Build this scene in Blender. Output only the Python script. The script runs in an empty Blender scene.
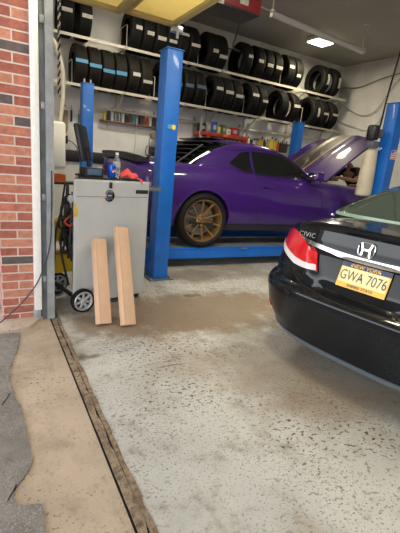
import bpy, bmesh, math, random
import numpy as np
from math import sin, cos, pi, radians
from mathutils import Vector, Matrix

random.seed(7)
SC = bpy.context.scene
COL = SC.collection

# ---------------------------------------------------------------- camera, sky, lights, exposure
def look_matrix(yaw, pitch, roll):
    fw = Vector((cos(yaw) * cos(pitch), sin(yaw) * cos(pitch), sin(pitch)))
    r = Vector((sin(yaw), -cos(yaw), 0)); u = r.cross(fw)
    r2 = cos(roll) * r + sin(roll) * u; u2 = -sin(roll) * r + cos(roll) * u
    return Matrix((r2, u2, -fw)).transposed()
cam = bpy.data.cameras.new('camera'); cam_o = bpy.data.objects.new('camera', cam); COL.objects.link(cam_o)
cam.sensor_fit = 'HORIZONTAL'; cam.sensor_width = 36.0; cam.lens = 382.0 / 400 * 36.0; cam.clip_start = 0.02
cam_o.matrix_world = Matrix.Translation((0, 0, 1.35)) @ look_matrix(radians(59.68), radians(-14.9), radians(5.52)).to_4x4()
SC.camera = cam_o

W = bpy.data.worlds.new('world'); SC.world = W; W.use_nodes = True
bg = W.node_tree.nodes['Background']; bg.inputs['Color'].default_value = (0.95, 0.98, 1.0, 1)
_n, _l = W.node_tree.nodes, W.node_tree.links     # bright haze low in the sky, duller overcast overhead
_tc = _n.new('ShaderNodeTexCoord'); _sx = _n.new('ShaderNodeSeparateXYZ'); _mr = _n.new('ShaderNodeMapRange'); _mr.interpolation_type = 'SMOOTHSTEP'
_l.new(_tc.outputs['Generated'], _sx.inputs[0]); _l.new(_sx.outputs['Z'], _mr.inputs['Value'])
_mr.inputs['From Min'].default_value = 0.05; _mr.inputs['From Max'].default_value = 0.65; _mr.inputs['To Min'].default_value = 4.6; _mr.inputs['To Max'].default_value = 0.55
_l.new(_mr.outputs[0], bg.inputs['Strength'])

def area(name, loc, size, power, color, rot=(0, 0, 0), sizey=None):
    d = bpy.data.lights.new(name, 'AREA'); d.energy = power; d.color = color; d.size = size
    if sizey: d.shape = 'RECTANGLE'; d.size_y = sizey
    o = bpy.data.objects.new(name, d); COL.objects.link(o); o.location = loc; o.rotation_euler = rot
    return o
area('lamp_light', (6.15, 6.55, 3.92), 0.40, 32, (1.0, 0.86, 0.60), sizey=0.3)
area('bay_fill_light', (3.2, 1.6, 3.90), 1.2, 60, (1.0, 0.93, 0.82), sizey=0.3)  # added fill over the sedan, out of view, lifts the interior
area('rear_fill_light', (2.3, 5.6, 3.90), 1.2, 45, (1.0, 0.90, 0.74), sizey=0.3)  # added fill above the coupe's tail, out of view, brightens the bay
area('door_fill_light', (1.15, 2.0, 3.90), 1.2, 60, (1.0, 0.90, 0.62), sizey=0.3)  # added fill above the raised door, makes its panels glow and lifts the room
SC.view_settings.view_transform = 'Standard'; SC.view_settings.look = 'None'
SC.view_settings.gamma = 1.0; SC.view_settings.use_curve_mapping = False
SC.view_settings.exposure = 0.30

# ---------------------------------------------------------------- materials
def nt(m): return m.node_tree.nodes, m.node_tree.links
def mat(name, col, rough=0.5, metal=0.0, coat=0.0, bump=0.0, bscale=60, var=0.0, vscale=8, spec=0.5, trans=0.0, emit=None, alpha=1.0, var_col=None):
    m = bpy.data.materials.new(name); m.use_nodes = True
    N, L = nt(m); b = N['Principled BSDF']
    b.inputs['Base Color'].default_value = (*col, 1); b.inputs['Roughness'].default_value = rough
    b.inputs['Metallic'].default_value = metal; b.inputs['Coat Weight'].default_value = coat
    b.inputs['Coat Roughness'].default_value = 0.04; b.inputs['Specular IOR Level'].default_value = spec
    b.inputs['Transmission Weight'].default_value = trans; b.inputs['Alpha'].default_value = alpha
    if emit: b.inputs['Emission Color'].default_value = (*emit[:3], 1); b.inputs['Emission Strength'].default_value = emit[3]
    if var or bump:
        tc = N.new('ShaderNodeTexCoord')
    if var:
        n = N.new('ShaderNodeTexNoise'); n.inputs['Scale'].default_value = vscale; n.inputs['Detail'].default_value = 6
        L.new(tc.outputs['Object'], n.inputs['Vector'])
        r = N.new('ShaderNodeValToRGB'); r.color_ramp.elements[0].position = 0.3; r.color_ramp.elements[1].position = 0.7
        c2 = var_col or tuple(c * (1 - var) for c in col)
        r.color_ramp.elements[0].color = (*c2, 1); r.color_ramp.elements[1].color = (*col, 1)
        L.new(n.outputs['Fac'], r.inputs['Fac']); L.new(r.outputs['Color'], b.inputs['Base Color'])
    if bump:
        n2 = N.new('ShaderNodeTexNoise'); n2.inputs['Scale'].default_value = bscale; n2.inputs['Detail'].default_value = 4
        L.new(tc.outputs['Object'], n2.inputs['Vector'])
        bp = N.new('ShaderNodeBump'); bp.inputs['Strength'].default_value = bump; bp.inputs['Distance'].default_value = 0.01
        L.new(n2.outputs['Fac'], bp.inputs['Height']); L.new(bp.outputs['Normal'], b.inputs['Normal'])
    return m
M = {}
M['black_paint'] = mat('black_car_paint', (0.004, 0.006, 0.009), 0.25, 0.0, 0.6, var=0.3, vscale=5, spec=0.1)
M['black_plastic'] = mat('black_plastic', (0.012, 0.012, 0.013), 0.45)
M['grey_plastic'] = mat('grey_plastic', (0.10, 0.12, 0.14), 0.4)
M['rubber'] = mat('tyre_rubber', (0.0055, 0.0053, 0.005), 0.7, bump=0.2, bscale=90, spec=0.3)
M['rubber_brown'] = mat('tyre_rubber_dusty', (0.012, 0.0100, 0.007), 0.7, bump=0.2, bscale=90, spec=0.3)
M['chrome'] = mat('chrome', (0.8, 0.8, 0.8), 0.12, 1.0)
M['steel'] = mat('brushed_steel', (0.45, 0.46, 0.47), 0.4, 0.8, var=0.2)
M['galv'] = mat('galvanised_steel', (0.36, 0.38, 0.40), 0.5, 0.3, var=0.30, vscale=14, bump=0.1)
M['purple'] = mat('purple_car_paint', (0.044, 0.010, 0.150), 0.42, 0.0, 0.9, spec=0.2, var=0.15, vscale=3)
M['bronze'] = mat('bronze_rim', (0.40, 0.24, 0.10), 0.35, 0.75)
M['glass_dark'] = mat('tinted_glass', (0.006, 0.008, 0.008), 0.05, 0.0, 0.6)
M['glass_rear'] = mat('rear_window_glass', (0.035, 0.050, 0.042), 0.06, 0.0, 0.5)
M['glass_edge'] = mat('green_glass_edge', (0.20, 0.28, 0.22), 0.2)
M['red_lens'] = mat('red_lamp_lens', (0.50, 0.008, 0.014), 0.12, 0, 1.0)
M['white_lens'] = mat('clear_lamp_lens', (0.62, 0.58, 0.60), 0.15, 0, 1.0)
M['blue'] = mat('blue_lift_paint', (0.004, 0.135, 0.56), 0.48, 0.0, 0.12, var=0.18, vscale=5, bump=0.03)
M['runway'] = mat('runway_deck', (0.20, 0.21, 0.23), 0.6, 0.1, var=0.4, vscale=12, bump=0.2)
M['jamb'] = mat('dull_grey_jamb', (0.20, 0.22, 0.24), 0.7, var=0.4, vscale=9)
M['white_tank'] = mat('milky_plastic', (0.60, 0.53, 0.39), 0.5, var=0.2, vscale=6)
M['machine'] = mat('grey_cabinet_paint', (0.47, 0.48, 0.48), 0.42, 0.0, 0.15, var=0.08, vscale=6)
M['machine_dark'] = mat('dark_recess', (0.02, 0.02, 0.022), 0.5)
M['hub'] = mat('silver_hubcap', (0.47, 0.48, 0.49), 0.4, 0.3)
M['card'] = mat('cardboard', (0.66, 0.43, 0.28), 0.85, var=0.10, vscale=10, bump=0.05)
M['card_edge'] = mat('cardboard_edge', (0.45, 0.26, 0.15), 0.9)
M['white_paint'] = mat('white_trim_paint', (0.82, 0.81, 0.78), 0.5, var=0.10, vscale=20, bump=0.1)
M['rack'] = mat('white_rack_steel', (0.62, 0.58, 0.50), 0.5, 0.1, var=0.12, vscale=8)
M['sticker_white'] = mat('pale_sticker', (0.62, 0.60, 0.56), 0.6, var=0.45, vscale=60)
M['sticker_blue'] = mat('blue_sticker', (0.10, 0.34, 0.60), 0.6, var=0.25, vscale=60)
M['sticker_navy'] = mat('dull_blue_sticker', (0.07, 0.13, 0.22), 0.6, var=0.3, vscale=60)
M['red_steel'] = mat('red_steel', (0.42, 0.045, 0.02), 0.45, var=0.3, vscale=8)
M['heater_red'] = mat('heater_red', (0.22, 0.014, 0.016), 0.45, var=0.2)
M['heater_dark'] = mat('heater_underside', (0.045, 0.048, 0.045), 0.5, var=0.3)
M['yellow'] = mat('yellow_plastic', (0.72, 0.47, 0.02), 0.45, var=0.12)
M['orange'] = mat('orange_plastic', (0.80, 0.16, 0.03), 0.5)
M['red_cloth'] = mat('red_shop_cloth', (0.80, 0.10, 0.09), 0.9, bump=0.3, bscale=40)
M['can_blue'] = mat('blue_can', (0.01, 0.09, 0.52), 0.25, 0.3)
M['white'] = mat('plain_white', (0.75, 0.75, 0.74), 0.5)
M['clear'] = mat('clear_bottle_plastic', (0.80, 0.86, 0.88), 0.08, 0, 0, trans=0.85, spec=0.5)
M['skin'] = mat('skin', (0.58, 0.31, 0.22), 0.55)
M['hair'] = mat('dark_hair', (0.02, 0.014, 0.01), 0.7)
M['shirt'] = mat('dark_work_shirt', (0.016, 0.015, 0.018), 0.85, bump=0.2, bscale=30)
M['trousers'] = mat('navy_work_trousers', (0.02, 0.025, 0.04), 0.85)
M['leather'] = mat('tan_board', (0.30, 0.24, 0.16), 0.75, var=0.25)
M['plate_gold'] = mat('plate_gold', (0.80, 0.42, 0.05), 0.45)
M['plate_light'] = mat('plate_pale_gold', (0.80, 0.62, 0.30), 0.45)
M['plate_navy'] = mat('plate_navy', (0.03, 0.045, 0.09), 0.5)
M['door_cream'] = mat('cream_door_panel', (0.66, 0.60, 0.40), 0.45, trans=0.0, var=0.15, vscale=4)
_N, _L = nt(M['door_cream']); _tr = _N.new('ShaderNodeBsdfTranslucent'); _tr.inputs['Color'].default_value = (.75, .66, .38, 1); _ms = _N.new('ShaderNodeMixShader'); _ms.inputs[0].default_value = .65
_L.new(_N['Principled BSDF'].outputs[0], _ms.inputs[1]); _L.new(_tr.outputs[0], _ms.inputs[2]); _L.new(_ms.outputs[0], _N['Material Output'].inputs[0])
M['lamp_on'] = mat('lit_diffuser', (1, 0.95, 0.7), 0.5, emit=(1.0, 0.90, 0.55, 9))
M['stripe_dark'] = mat('dark_hood_stripe', (0.028, 0.026, 0.026), 0.35, 0.0, 0.8)
M['stripe_gold'] = mat('gold_pinstripe', (0.42, 0.27, 0.09), 0.4, 0.0, 0.6)
M['wood'] = mat('brown_shelf_board', (0.22, 0.12, 0.06), 0.7, var=0.3, vscale=10)
M['green'] = mat('green_plastic', (0.05, 0.22, 0.08), 0.5)
M['blue_plastic'] = mat('blue_plastic', (0.03, 0.12, 0.40), 0.45)
M['can_yellow'] = mat('yellow_can', (0.75, 0.55, 0.05), 0.4)
M['can_red'] = mat('red_can', (0.55, 0.03, 0.03), 0.4)
M['can_grey'] = mat('grey_can', (0.35, 0.36, 0.38), 0.35, 0.4)
M['can_black'] = mat('black_can', (0.02, 0.02, 0.025), 0.4)
M['brake'] = mat('brake_disc', (0.35, 0.35, 0.36), 0.35, 0.9)

def brick_mat():
    m = bpy.data.materials.new('red_brick'); m.use_nodes = True; N, L = nt(m); b = N['Principled BSDF']; b.inputs['Roughness'].default_value = 0.85
    tc = N.new('ShaderNodeTexCoord'); sx = N.new('ShaderNodeSeparateXYZ'); L.new(tc.outputs['Object'], sx.inputs[0])
    ad = N.new('ShaderNodeMath'); ad.operation = 'SUBTRACT'; L.new(sx.outputs['X'], ad.inputs[0]); L.new(sx.outputs['Y'], ad.inputs[1])
    cb = N.new('ShaderNodeCombineXYZ'); L.new(ad.outputs[0], cb.inputs['X']); L.new(sx.outputs['Z'], cb.inputs['Y'])
    br = N.new('ShaderNodeTexBrick'); L.new(cb.outputs[0], br.inputs['Vector'])
    br.inputs['Scale'].default_value = 1; br.inputs['Brick Width'].default_value = 0.2346; br.inputs['Row Height'].default_value = 0.0677
    br.inputs['Mortar Size'].default_value = 0.0055; br.inputs['Mortar Smooth'].default_value = 0.15; br.offset = 0.5
    br.inputs['Color1'].default_value = (0, 0, 0, 1); br.inputs['Color2'].default_value = (1, 1, 1, 1); br.inputs['Mortar'].default_value = (0.5, 0.5, 0.5, 1)
    r = N.new('ShaderNodeValToRGB'); e = r.color_ramp.elements; r.color_ramp.interpolation = 'CONSTANT'
    e[0].position = 0; e[0].color = (0.10, 0.075, 0.075, 1); e[1].position = 0.13; e[1].color = (0.33, 0.105, 0.075, 1)
    for p, c in ((0.35, (0.42, 0.15, 0.10, 1)), (0.6, (0.30, 0.09, 0.065, 1)), (0.8, (0.46, 0.19, 0.125, 1))):
        q = e.new(p); q.color = c
    L.new(br.outputs['Color'], r.inputs['Fac'])
    ns = N.new('ShaderNodeTexNoise'); ns.inputs['Scale'].default_value = 30; ns.inputs['Detail'].default_value = 8; L.new(tc.outputs['Object'], ns.inputs['Vector'])
    mx = N.new('ShaderNodeMix'); mx.data_type = 'RGBA'; mx.blend_type = 'OVERLAY'; mx.inputs['Factor'].default_value = 0.55
    L.new(r.outputs['Color'], mx.inputs['A']); L.new(ns.outputs['Fac'], mx.inputs['B'])
    mm = N.new('ShaderNodeMix'); mm.data_type = 'RGBA'; L.new(br.outputs['Fac'], mm.inputs['Factor']); L.new(mx.outputs['Result'], mm.inputs['A']); mm.inputs['B'].default_value = (0.54, 0.45, 0.40, 1)
    L.new(mm.outputs['Result'], b.inputs['Base Color'])
    bp = N.new('ShaderNodeBump'); bp.inputs['Strength'].default_value = 0.6; bp.inputs['Distance'].default_value = 0.006; bp.invert = True
    L.new(br.outputs['Fac'], bp.inputs['Height']); L.new(bp.outputs['Normal'], b.inputs['Normal'])
    return m
M['brick'] = brick_mat()

def ground_mat(name, base, stain, speck, stain_scale, stain_lo, stain_hi, speck_amt, rough=0.8, bump=0.15, speck_scale=38, stretch=(1, 1, 1), extra=None):
    m = bpy.data.materials.new(name); m.use_nodes = True; N, L = nt(m); b = N['Principled BSDF']; b.inputs['Roughness'].default_value = rough
    tc = N.new('ShaderNodeTexCoord')
    def noise(scale, detail=8, rg=0.6, vec=None, dist=0.0):
        n = N.new('ShaderNodeTexNoise'); n.inputs['Scale'].default_value = scale; n.inputs['Detail'].default_value = detail; n.inputs['Roughness'].default_value = rg
        n.inputs['Distortion'].default_value = dist
        L.new(vec or tc.outputs['Object'], n.inputs['Vector']); return n
    def ramp(src, lo, hi):
        r = N.new('ShaderNodeMapRange'); r.interpolation_type = 'SMOOTHSTEP'; r.inputs['From Min'].default_value = lo; r.inputs['From Max'].default_value = hi
        L.new(src, r.inputs['Value']); return r.outputs[0]
    def mixc(a, bcol, f, k=1.0):
        x = N.new('ShaderNodeMix'); x.data_type = 'RGBA'
        if isinstance(a, tuple): x.inputs['A'].default_value = (*a, 1)
        else: L.new(a, x.inputs['A'])
        x.inputs['B'].default_value = (*bcol, 1)
        mu = N.new('ShaderNodeMath'); mu.operation = 'MULTIPLY'; L.new(f, mu.inputs[0]); mu.inputs[1].default_value = k
        L.new(mu.outputs[0], x.inputs['Factor']); return x.outputs['Result']
    c = mixc(base, tuple(k * 0.80 for k in base), ramp(noise(2.2).outputs['Fac'], 0.35, 0.7))
    c = mixc(c, stain, ramp(noise(stain_scale, 9, 0.62, dist=0.4).outputs['Fac'], stain_lo, stain_hi), 0.75)
    c = mixc(c, tuple(k * 0.6 for k in stain), ramp(noise(stain_scale * 4, 8, 0.7).outputs['Fac'], stain_lo + 0.06, stain_hi + 0.06), 0.6)
    if speck_amt:
        mp = N.new('ShaderNodeMapping'); mp.inputs['Scale'].default_value = stretch; mp.inputs['Rotation'].default_value = (0, 0, 0.6); L.new(tc.outputs['Object'], mp.inputs['Vector'])
        zone = ramp(noise(1.3, 5).outputs['Fac'], 0.36, 0.62)
        sp = ramp(noise(speck_scale, 3, 0.5, mp.outputs['Vector']).outputs['Fac'], 0.655 - speck_amt, 0.70 - speck_amt)
        mu = N.new('ShaderNodeMath'); mu.operation = 'MULTIPLY'; L.new(zone, mu.inputs[0]); L.new(sp, mu.inputs[1])
        c = mixc(c, speck, mu.outputs[0], 1.0)
    if extra: c = extra(N, L, tc, c, mixc, ramp, noise)
    L.new(c, b.inputs['Base Color'])
    bp = N.new('ShaderNodeBump'); bp.inputs['Strength'].default_value = bump; bp.inputs['Distance'].default_value = 0.01
    L.new(noise(120, 6, 0.7).outputs['Fac'], bp.inputs['Height']); L.new(bp.outputs['Normal'], b.inputs['Normal'])
    return m
def floor_extra(N, L, tc, c, mixc, ramp, noise):
    # worn brown bands: a band across the bay near the machine, wheel tracks into the bay, and an oil spot by the threshold
    sx = N.new('ShaderNodeSeparateXYZ'); L.new(tc.outputs['Object'], sx.inputs[0])
    def blob(cx, cy, rx, ry, soft=0.5):
        outs = []
        for o, cc, rr in (('X', cx, rx), ('Y', cy, ry)):
            a = N.new('ShaderNodeMath'); a.operation = 'SUBTRACT'; L.new(sx.outputs[o], a.inputs[0]); a.inputs[1].default_value = cc
            d = N.new('ShaderNodeMath'); d.operation = 'DIVIDE'; L.new(a.outputs[0], d.inputs[0]); d.inputs[1].default_value = rr
            p = N.new('ShaderNodeMath'); p.operation = 'MULTIPLY'; L.new(d.outputs[0], p.inputs[0]); L.new(d.outputs[0], p.inputs[1]); outs.append(p)
        s = N.new('ShaderNodeMath'); s.operation = 'ADD'; L.new(outs[0].outputs[0], s.inputs[0]); L.new(outs[1].outputs[0], s.inputs[1])
        nz = noise(5, 8, 0.7)
        nn = N.new('ShaderNodeMath'); nn.operation = 'MULTIPLY_ADD'; L.new(nz.outputs['Fac'], nn.inputs[0]); nn.inputs[1].default_value = 2.2; L.new(s.outputs[0], nn.inputs[2])
        return ramp(nn.outputs[0], 2.1, 2.1 - 1.4 * soft)
    c = mixc(c, (0.24, 0.175, 0.115), blob(1.75, 2.95, 1.5, 0.60), 0.9)
    c = mixc(c, (0.20, 0.14, 0.09), blob(2.3, 4.0, 0.5, 0.35), 0.5)
    c = mixc(c, (0.30, 0.23, 0.16), blob(2.2, 1.7, 1.1, 0.8), 0.55)
    c = mixc(c, (0.10, 0.075, 0.06), blob(0.60, 2.40, 0.10, 0.04, 0.9), 0.85)
    c = mixc(c, (0.12, 0.09, 0.07), blob(0.545, 2.42, 0.055, 0.09, 0.9), 0.97)
    c = mixc(c, (0.13, 0.085, 0.05), blob(1.9, 3.35, 0.16, 0.06, 0.6), 0.8)
    fine = ramp(noise(85, 4, 0.6).outputs['Fac'], 0.585, 0.63); zf = ramp(noise(1.7, 4).outputs['Fac'], 0.30, 0.55)
    mf = N.new('ShaderNodeMath'); mf.operation = 'MULTIPLY'; L.new(fine, mf.inputs[0]); L.new(zf, mf.inputs[1])
    c = mixc(c, (0.12, 0.08, 0.05), mf.outputs[0], 0.9)
    big = noise(13, 9, 0.75); z2 = ramp(noise(0.8, 4).outputs['Fac'], 0.38, 0.6)
    b2 = ramp(big.outputs['Fac'], 0.59, 0.65)
    m2 = N.new('ShaderNodeMath'); m2.operation = 'MULTIPLY'; L.new(b2, m2.inputs[0]); L.new(z2, m2.inputs[1])
    c = mixc(c, (0.25, 0.165, 0.10), m2.outputs[0], 0.7)
    # scraped parallel lines
    mp = N.new('ShaderNodeMapping'); mp.inputs['Scale'].default_value = (1.0, 26, 1); mp.inputs['Rotation'].default_value = (0, 0, -0.22); L.new(tc.outputs['Object'], mp.inputs['Vector'])
    st = ramp(noise(2.2, 4, 0.5, mp.outputs['Vector']).outputs['Fac'], 0.60, 0.66)
    bl = blob(0.95, 2.12, 0.32, 0.14)
    mu = N.new('ShaderNodeMath'); mu.operation = 'MULTIPLY'; L.new(st, mu.inputs[0]); L.new(bl, mu.inputs[1])
    return mixc(c, (0.09, 0.07, 0.05), mu.outputs[0], 0.9)
M['floor'] = ground_mat('painted_concrete', (0.56, 0.56, 0.525), (0.36, 0.285, 0.20), (0.09, 0.055, 0.035), 1.1, 0.46, 0.66, 0.075, 0.6, 0.12, 38, (1, 1.3, 1), floor_extra)
M['apron'] = ground_mat('tan_concrete', (0.50, 0.395, 0.305), (0.30, 0.235, 0.175), (0.12, 0.09, 0.07), 3.5, 0.47, 0.70, 0.045, 0.9, 0.4, 60)
M['asphalt'] = ground_mat('asphalt', (0.27, 0.245, 0.23), (0.14, 0.125, 0.115), (0.36, 0.33, 0.31), 4.0, 0.42, 0.65, 0.10, 0.9, 0.9, 150)
M['rust'] = ground_mat('rusty_strip', (0.36, 0.27, 0.18), (0.15, 0.09, 0.055), (0.05, 0.035, 0.025), 14.0, 0.42, 0.6, 0.1, 0.85, 0.5, 40)
M['curb'] = ground_mat('pale_curb', (0.56, 0.46, 0.38), (0.40, 0.30, 0.23), (0.2, 0.15, 0.12), 6.0, 0.5, 0.7, 0.05, 0.9, 0.4, 60)
M['gap'] = mat('dark_gap', (0.012, 0.010, 0.009), 0.9)

def block_mat(name, col, bump=0.35):
    m = mat(name, col, 0.7); N, L = nt(m); b = N['Principled BSDF']
    tc = N.new('ShaderNodeTexCoord'); sx = N.new('ShaderNodeSeparateXYZ'); L.new(tc.outputs['Object'], sx.inputs[0])
    ad = N.new('ShaderNodeMath'); L.new(sx.outputs['X'], ad.inputs[0]); L.new(sx.outputs['Y'], ad.inputs[1])
    cb = N.new('ShaderNodeCombineXYZ'); L.new(ad.outputs[0], cb.inputs['X']); L.new(sx.outputs['Z'], cb.inputs['Y'])
    br = N.new('ShaderNodeTexBrick'); L.new(cb.outputs[0], br.inputs['Vector']); br.inputs['Scale'].default_value = 1
    br.inputs['Brick Width'].default_value = 0.4; br.inputs['Row Height'].default_value = 0.2; br.inputs['Mortar Size'].default_value = 0.008
    k = 0.95
    br.inputs['Color1'].default_value = (*col, 1); br.inputs['Color2'].default_value = (*[c * 0.95 for c in col], 1); br.inputs['Mortar'].default_value = (*[c * k for c in col], 1)
    ns = N.new('ShaderNodeTexNoise'); ns.inputs['Scale'].default_value = 2.5; ns.inputs['Detail'].default_value = 7; L.new(tc.outputs['Object'], ns.inputs['Vector'])
    mr = N.new('ShaderNodeMapRange'); L.new(ns.outputs['Fac'], mr.inputs['Value']); mr.inputs['From Min'].default_value = 0.3; mr.inputs['From Max'].default_value = 0.7; mr.inputs['To Min'].default_value = 0.82; mr.inputs['To Max'].default_value = 1.05
    mx = N.new('ShaderNodeMix'); mx.data_type = 'RGBA'; mx.blend_type = 'MULTIPLY'; mx.inputs['Factor'].default_value = 1
    L.new(br.outputs['Color'], mx.inputs['A']); L.new(mr.outputs[0], mx.inputs['B']); L.new(mx.outputs['Result'], b.inputs['Base Color'])
    bp = N.new('ShaderNodeBump'); bp.inputs['Strength'].default_value = bump; bp.inputs['Distance'].default_value = 0.006; bp.invert = True
    L.new(br.outputs['Fac'], bp.inputs['Height']); L.new(bp.outputs['Normal'], b.inputs['Normal'])
    return m
M['wall'] = block_mat('painted_block_wall', (0.78, 0.78, 0.77), 0.2)
M['ceiling'] = mat('ceiling_paint', (0.42, 0.405, 0.37), 0.8, var=0.12, vscale=1.5)

# ---------------------------------------------------------------- mesh helpers
class MB:
    def __init__(s): s.v = []; s.f = []; s.m = []
    def add(s, vs, fs, mi=0, T=None):
        k = len(s.v)
        for v in vs:
            v = Vector(v); s.v.append(tuple(T @ v) if T is not None else tuple(v))
        for f in fs: s.f.append([i + k for i in f]); s.m.append(mi)
        return s
    def box(s, c, d, bev=0.0, rot=None, mi=0, seg=2):
        bm = bmesh.new(); bmesh.ops.create_cube(bm, size=1)
        bmesh.ops.scale(bm, vec=d, verts=bm.verts)
        if bev: bmesh.ops.bevel(bm, geom=list(bm.edges), offset=bev, segments=seg, profile=0.5, affect='EDGES')
        T = Matrix.Translation(c) @ (rot.to_4x4() if rot else Matrix.Identity(4))
        bm.verts.index_update()
        s.add([v.co for v in bm.verts], [[v.index for v in f.verts] for f in bm.faces], mi, T); bm.free(); return s
    def tube(s, pts, r, n=8, mi=0, cap=True):
        pts = [Vector(p) for p in pts]; N = len(pts); rs = r if isinstance(r, (list, tuple)) else [r] * N
        t0 = (pts[1] - pts[0]).normalized(); a = Vector((0, 0, 1)) if abs(t0.z) < 0.9 else Vector((1, 0, 0))
        nn = t0.cross(a).normalized(); vs = []; fs = []
        for i, p in enumerate(pts):
            t = (pts[min(i + 1, N - 1)] - pts[max(i - 1, 0)]).normalized()
            nn = (nn - t * nn.dot(t)).normalized(); b = t.cross(nn)
            for k in range(n):
                an = 2 * pi * k / n; vs.append(p + rs[i] * (cos(an) * nn + sin(an) * b))
        for i in range(N - 1):
            for k in range(n): fs.append([i * n + k, i * n + (k + 1) % n, (i + 1) * n + (k + 1) % n, (i + 1) * n + k])
        if cap: fs.append(list(range(n))[::-1]); fs.append([(N - 1) * n + k for k in range(n)])
        return s.add(vs, fs, mi)
    def lathe(s, prof, n=32, axis='z', c=(0, 0, 0), mi=0, closed=False, T=None):
        vs = []; fs = []; K = len(prof)
        for k in range(n):
            a = 2 * pi * k / n
            for r, h in prof:
                x, y = r * cos(a), r * sin(a)
                p = {'z': (x, y, h), 'y': (y, h, x), 'x': (h, x, y)}[axis]
                vs.append((p[0] + c[0], p[1] + c[1], p[2] + c[2]))
        for k in range(n):
            k2 = (k + 1) % n
            for i in range(K if closed else K - 1):
                j = (i + 1) % K
                fs.append([k * K + i, k2 * K + i, k2 * K + j, k * K + j])
        return s.add(vs, fs, mi, T)
    def prism(s, poly, fn, t0, t1, mi=0):
        n = len(poly); vs = [fn(a, b, t0) for a, b in poly] + [fn(a, b, t1) for a, b in poly]
        fs = [list(range(n))[::-1], [n + i for i in range(n)]] + [[i, (i + 1) % n, n + (i + 1) % n, n + i] for i in range(n)]
        return s.add(vs, fs, mi)
    def build(s, name, mats, parent=None, smooth=38, weld=True):
        if not isinstance(mats, (list, tuple)): mats = [mats]
        me = bpy.data.meshes.new(name); me.from_pydata(s.v, [], s.f); me.update()
        for m in mats: me.materials.append(m)
        for p, mi in zip(me.polygons, s.m): p.material_index = mi
        bm = bmesh.new(); bm.from_mesh(me)
        if weld: bmesh.ops.remove_doubles(bm, verts=bm.verts, dist=1e-5)
        bmesh.ops.recalc_face_normals(bm, faces=bm.faces); bm.to_mesh(me); bm.free()
        finish(me, smooth)
        o = bpy.data.objects.new(name, me); COL.objects.link(o)
        if parent: o.parent = parent
        return o
def finish(me, smooth):
    if smooth:
        me.polygons.foreach_set('use_smooth', [True] * len(me.polygons)); me.set_sharp_from_angle(angle=radians(smooth))
def arc(c, r, a0, a1, n, f): return [f(c, r, a0 + (a1 - a0) * i / n) for i in range(n + 1)]
def smooth_path(pts, k=6):
    pts = [Vector(p) for p in pts]; out = []
    P = [pts[0]] + pts + [pts[-1]]
    for i in range(1, len(P) - 2):
        for j in range(k):
            t = j / k; a, b, c, d = P[i - 1], P[i], P[i + 1], P[i + 2]
            out.append(0.5 * ((2 * b) + (-a + c) * t + (2 * a - 5 * b + 4 * c - d) * t * t + (-a + 3 * b - 3 * c + d) * t ** 3))
    out.append(pts[-1]); return out
def thing(name, label, cat, loc=(0, 0, 0), rz=0.0, group=None):
    o = bpy.data.objects.new(name, None); COL.objects.link(o); o.location = loc; o.rotation_euler = (0, 0, rz); o.empty_display_size = 0.1
    tag(o, label, cat, group); return o
def tag(o, label, cat, group=None):
    o['label'] = label; o['category'] = cat
    if group: o['group'] = group
    return o
def empty(name, parent, loc=(0, 0, 0), rot=(0, 0, 0)):
    o = bpy.data.objects.new(name, None); COL.objects.link(o); o.parent = parent; o.location = loc; o.rotation_euler = rot; o.empty_display_size = 0.05; return o
def struct(o): o['kind'] = 'structure'; return o
def box_obj(name, lo, hi, m, bev=0.0, parent=None):
    c = [(a + b) / 2 for a, b in zip(lo, hi)]; d = [b - a for a, b in zip(lo, hi)]
    return MB().box(c, d, bev).build(name, m, parent)
def evald(o):
    dg = bpy.context.evaluated_depsgraph_get(); dg.update()
    me = bpy.data.meshes.new_from_object(o.evaluated_get(dg), depsgraph=dg); return me
def text_obj(name, body, size, m, parent, o, right, up, extrude=0.0015, sx=1.0, spacing=1.0):
    cu = bpy.data.curves.new(name, 'FONT'); cu.body = body; cu.size = size; cu.extrude = extrude; cu.align_x = 'CENTER'; cu.align_y = 'CENTER'; cu.space_character = spacing
    t = bpy.data.objects.new(name, cu); COL.objects.link(t)
    me = evald(t); me.name = name; bpy.data.objects.remove(t); me.materials.clear(); me.materials.append(m)
    right = Vector(right).normalized(); up = Vector(up); up = (up - right * up.dot(right)).normalized(); nn = right.cross(up)
    R = Matrix((right * sx, up, nn)).transposed().to_4x4(); me.transform(Matrix.Translation(o) @ R)
    ob = bpy.data.objects.new(name, me); COL.objects.link(ob); ob.parent = parent; return ob
def boolean_cut(o, cutters):
    for c in cutters:
        md = o.modifiers.new('cut', 'BOOLEAN'); md.operation = 'DIFFERENCE'; md.object = c; md.solver = 'EXACT'
    me = evald(o); old = o.data; o.modifiers.clear(); o.data = me; bpy.data.meshes.remove(old)
    for c in cutters: bpy.data.objects.remove(c)
    finish(me, 38)

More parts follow.
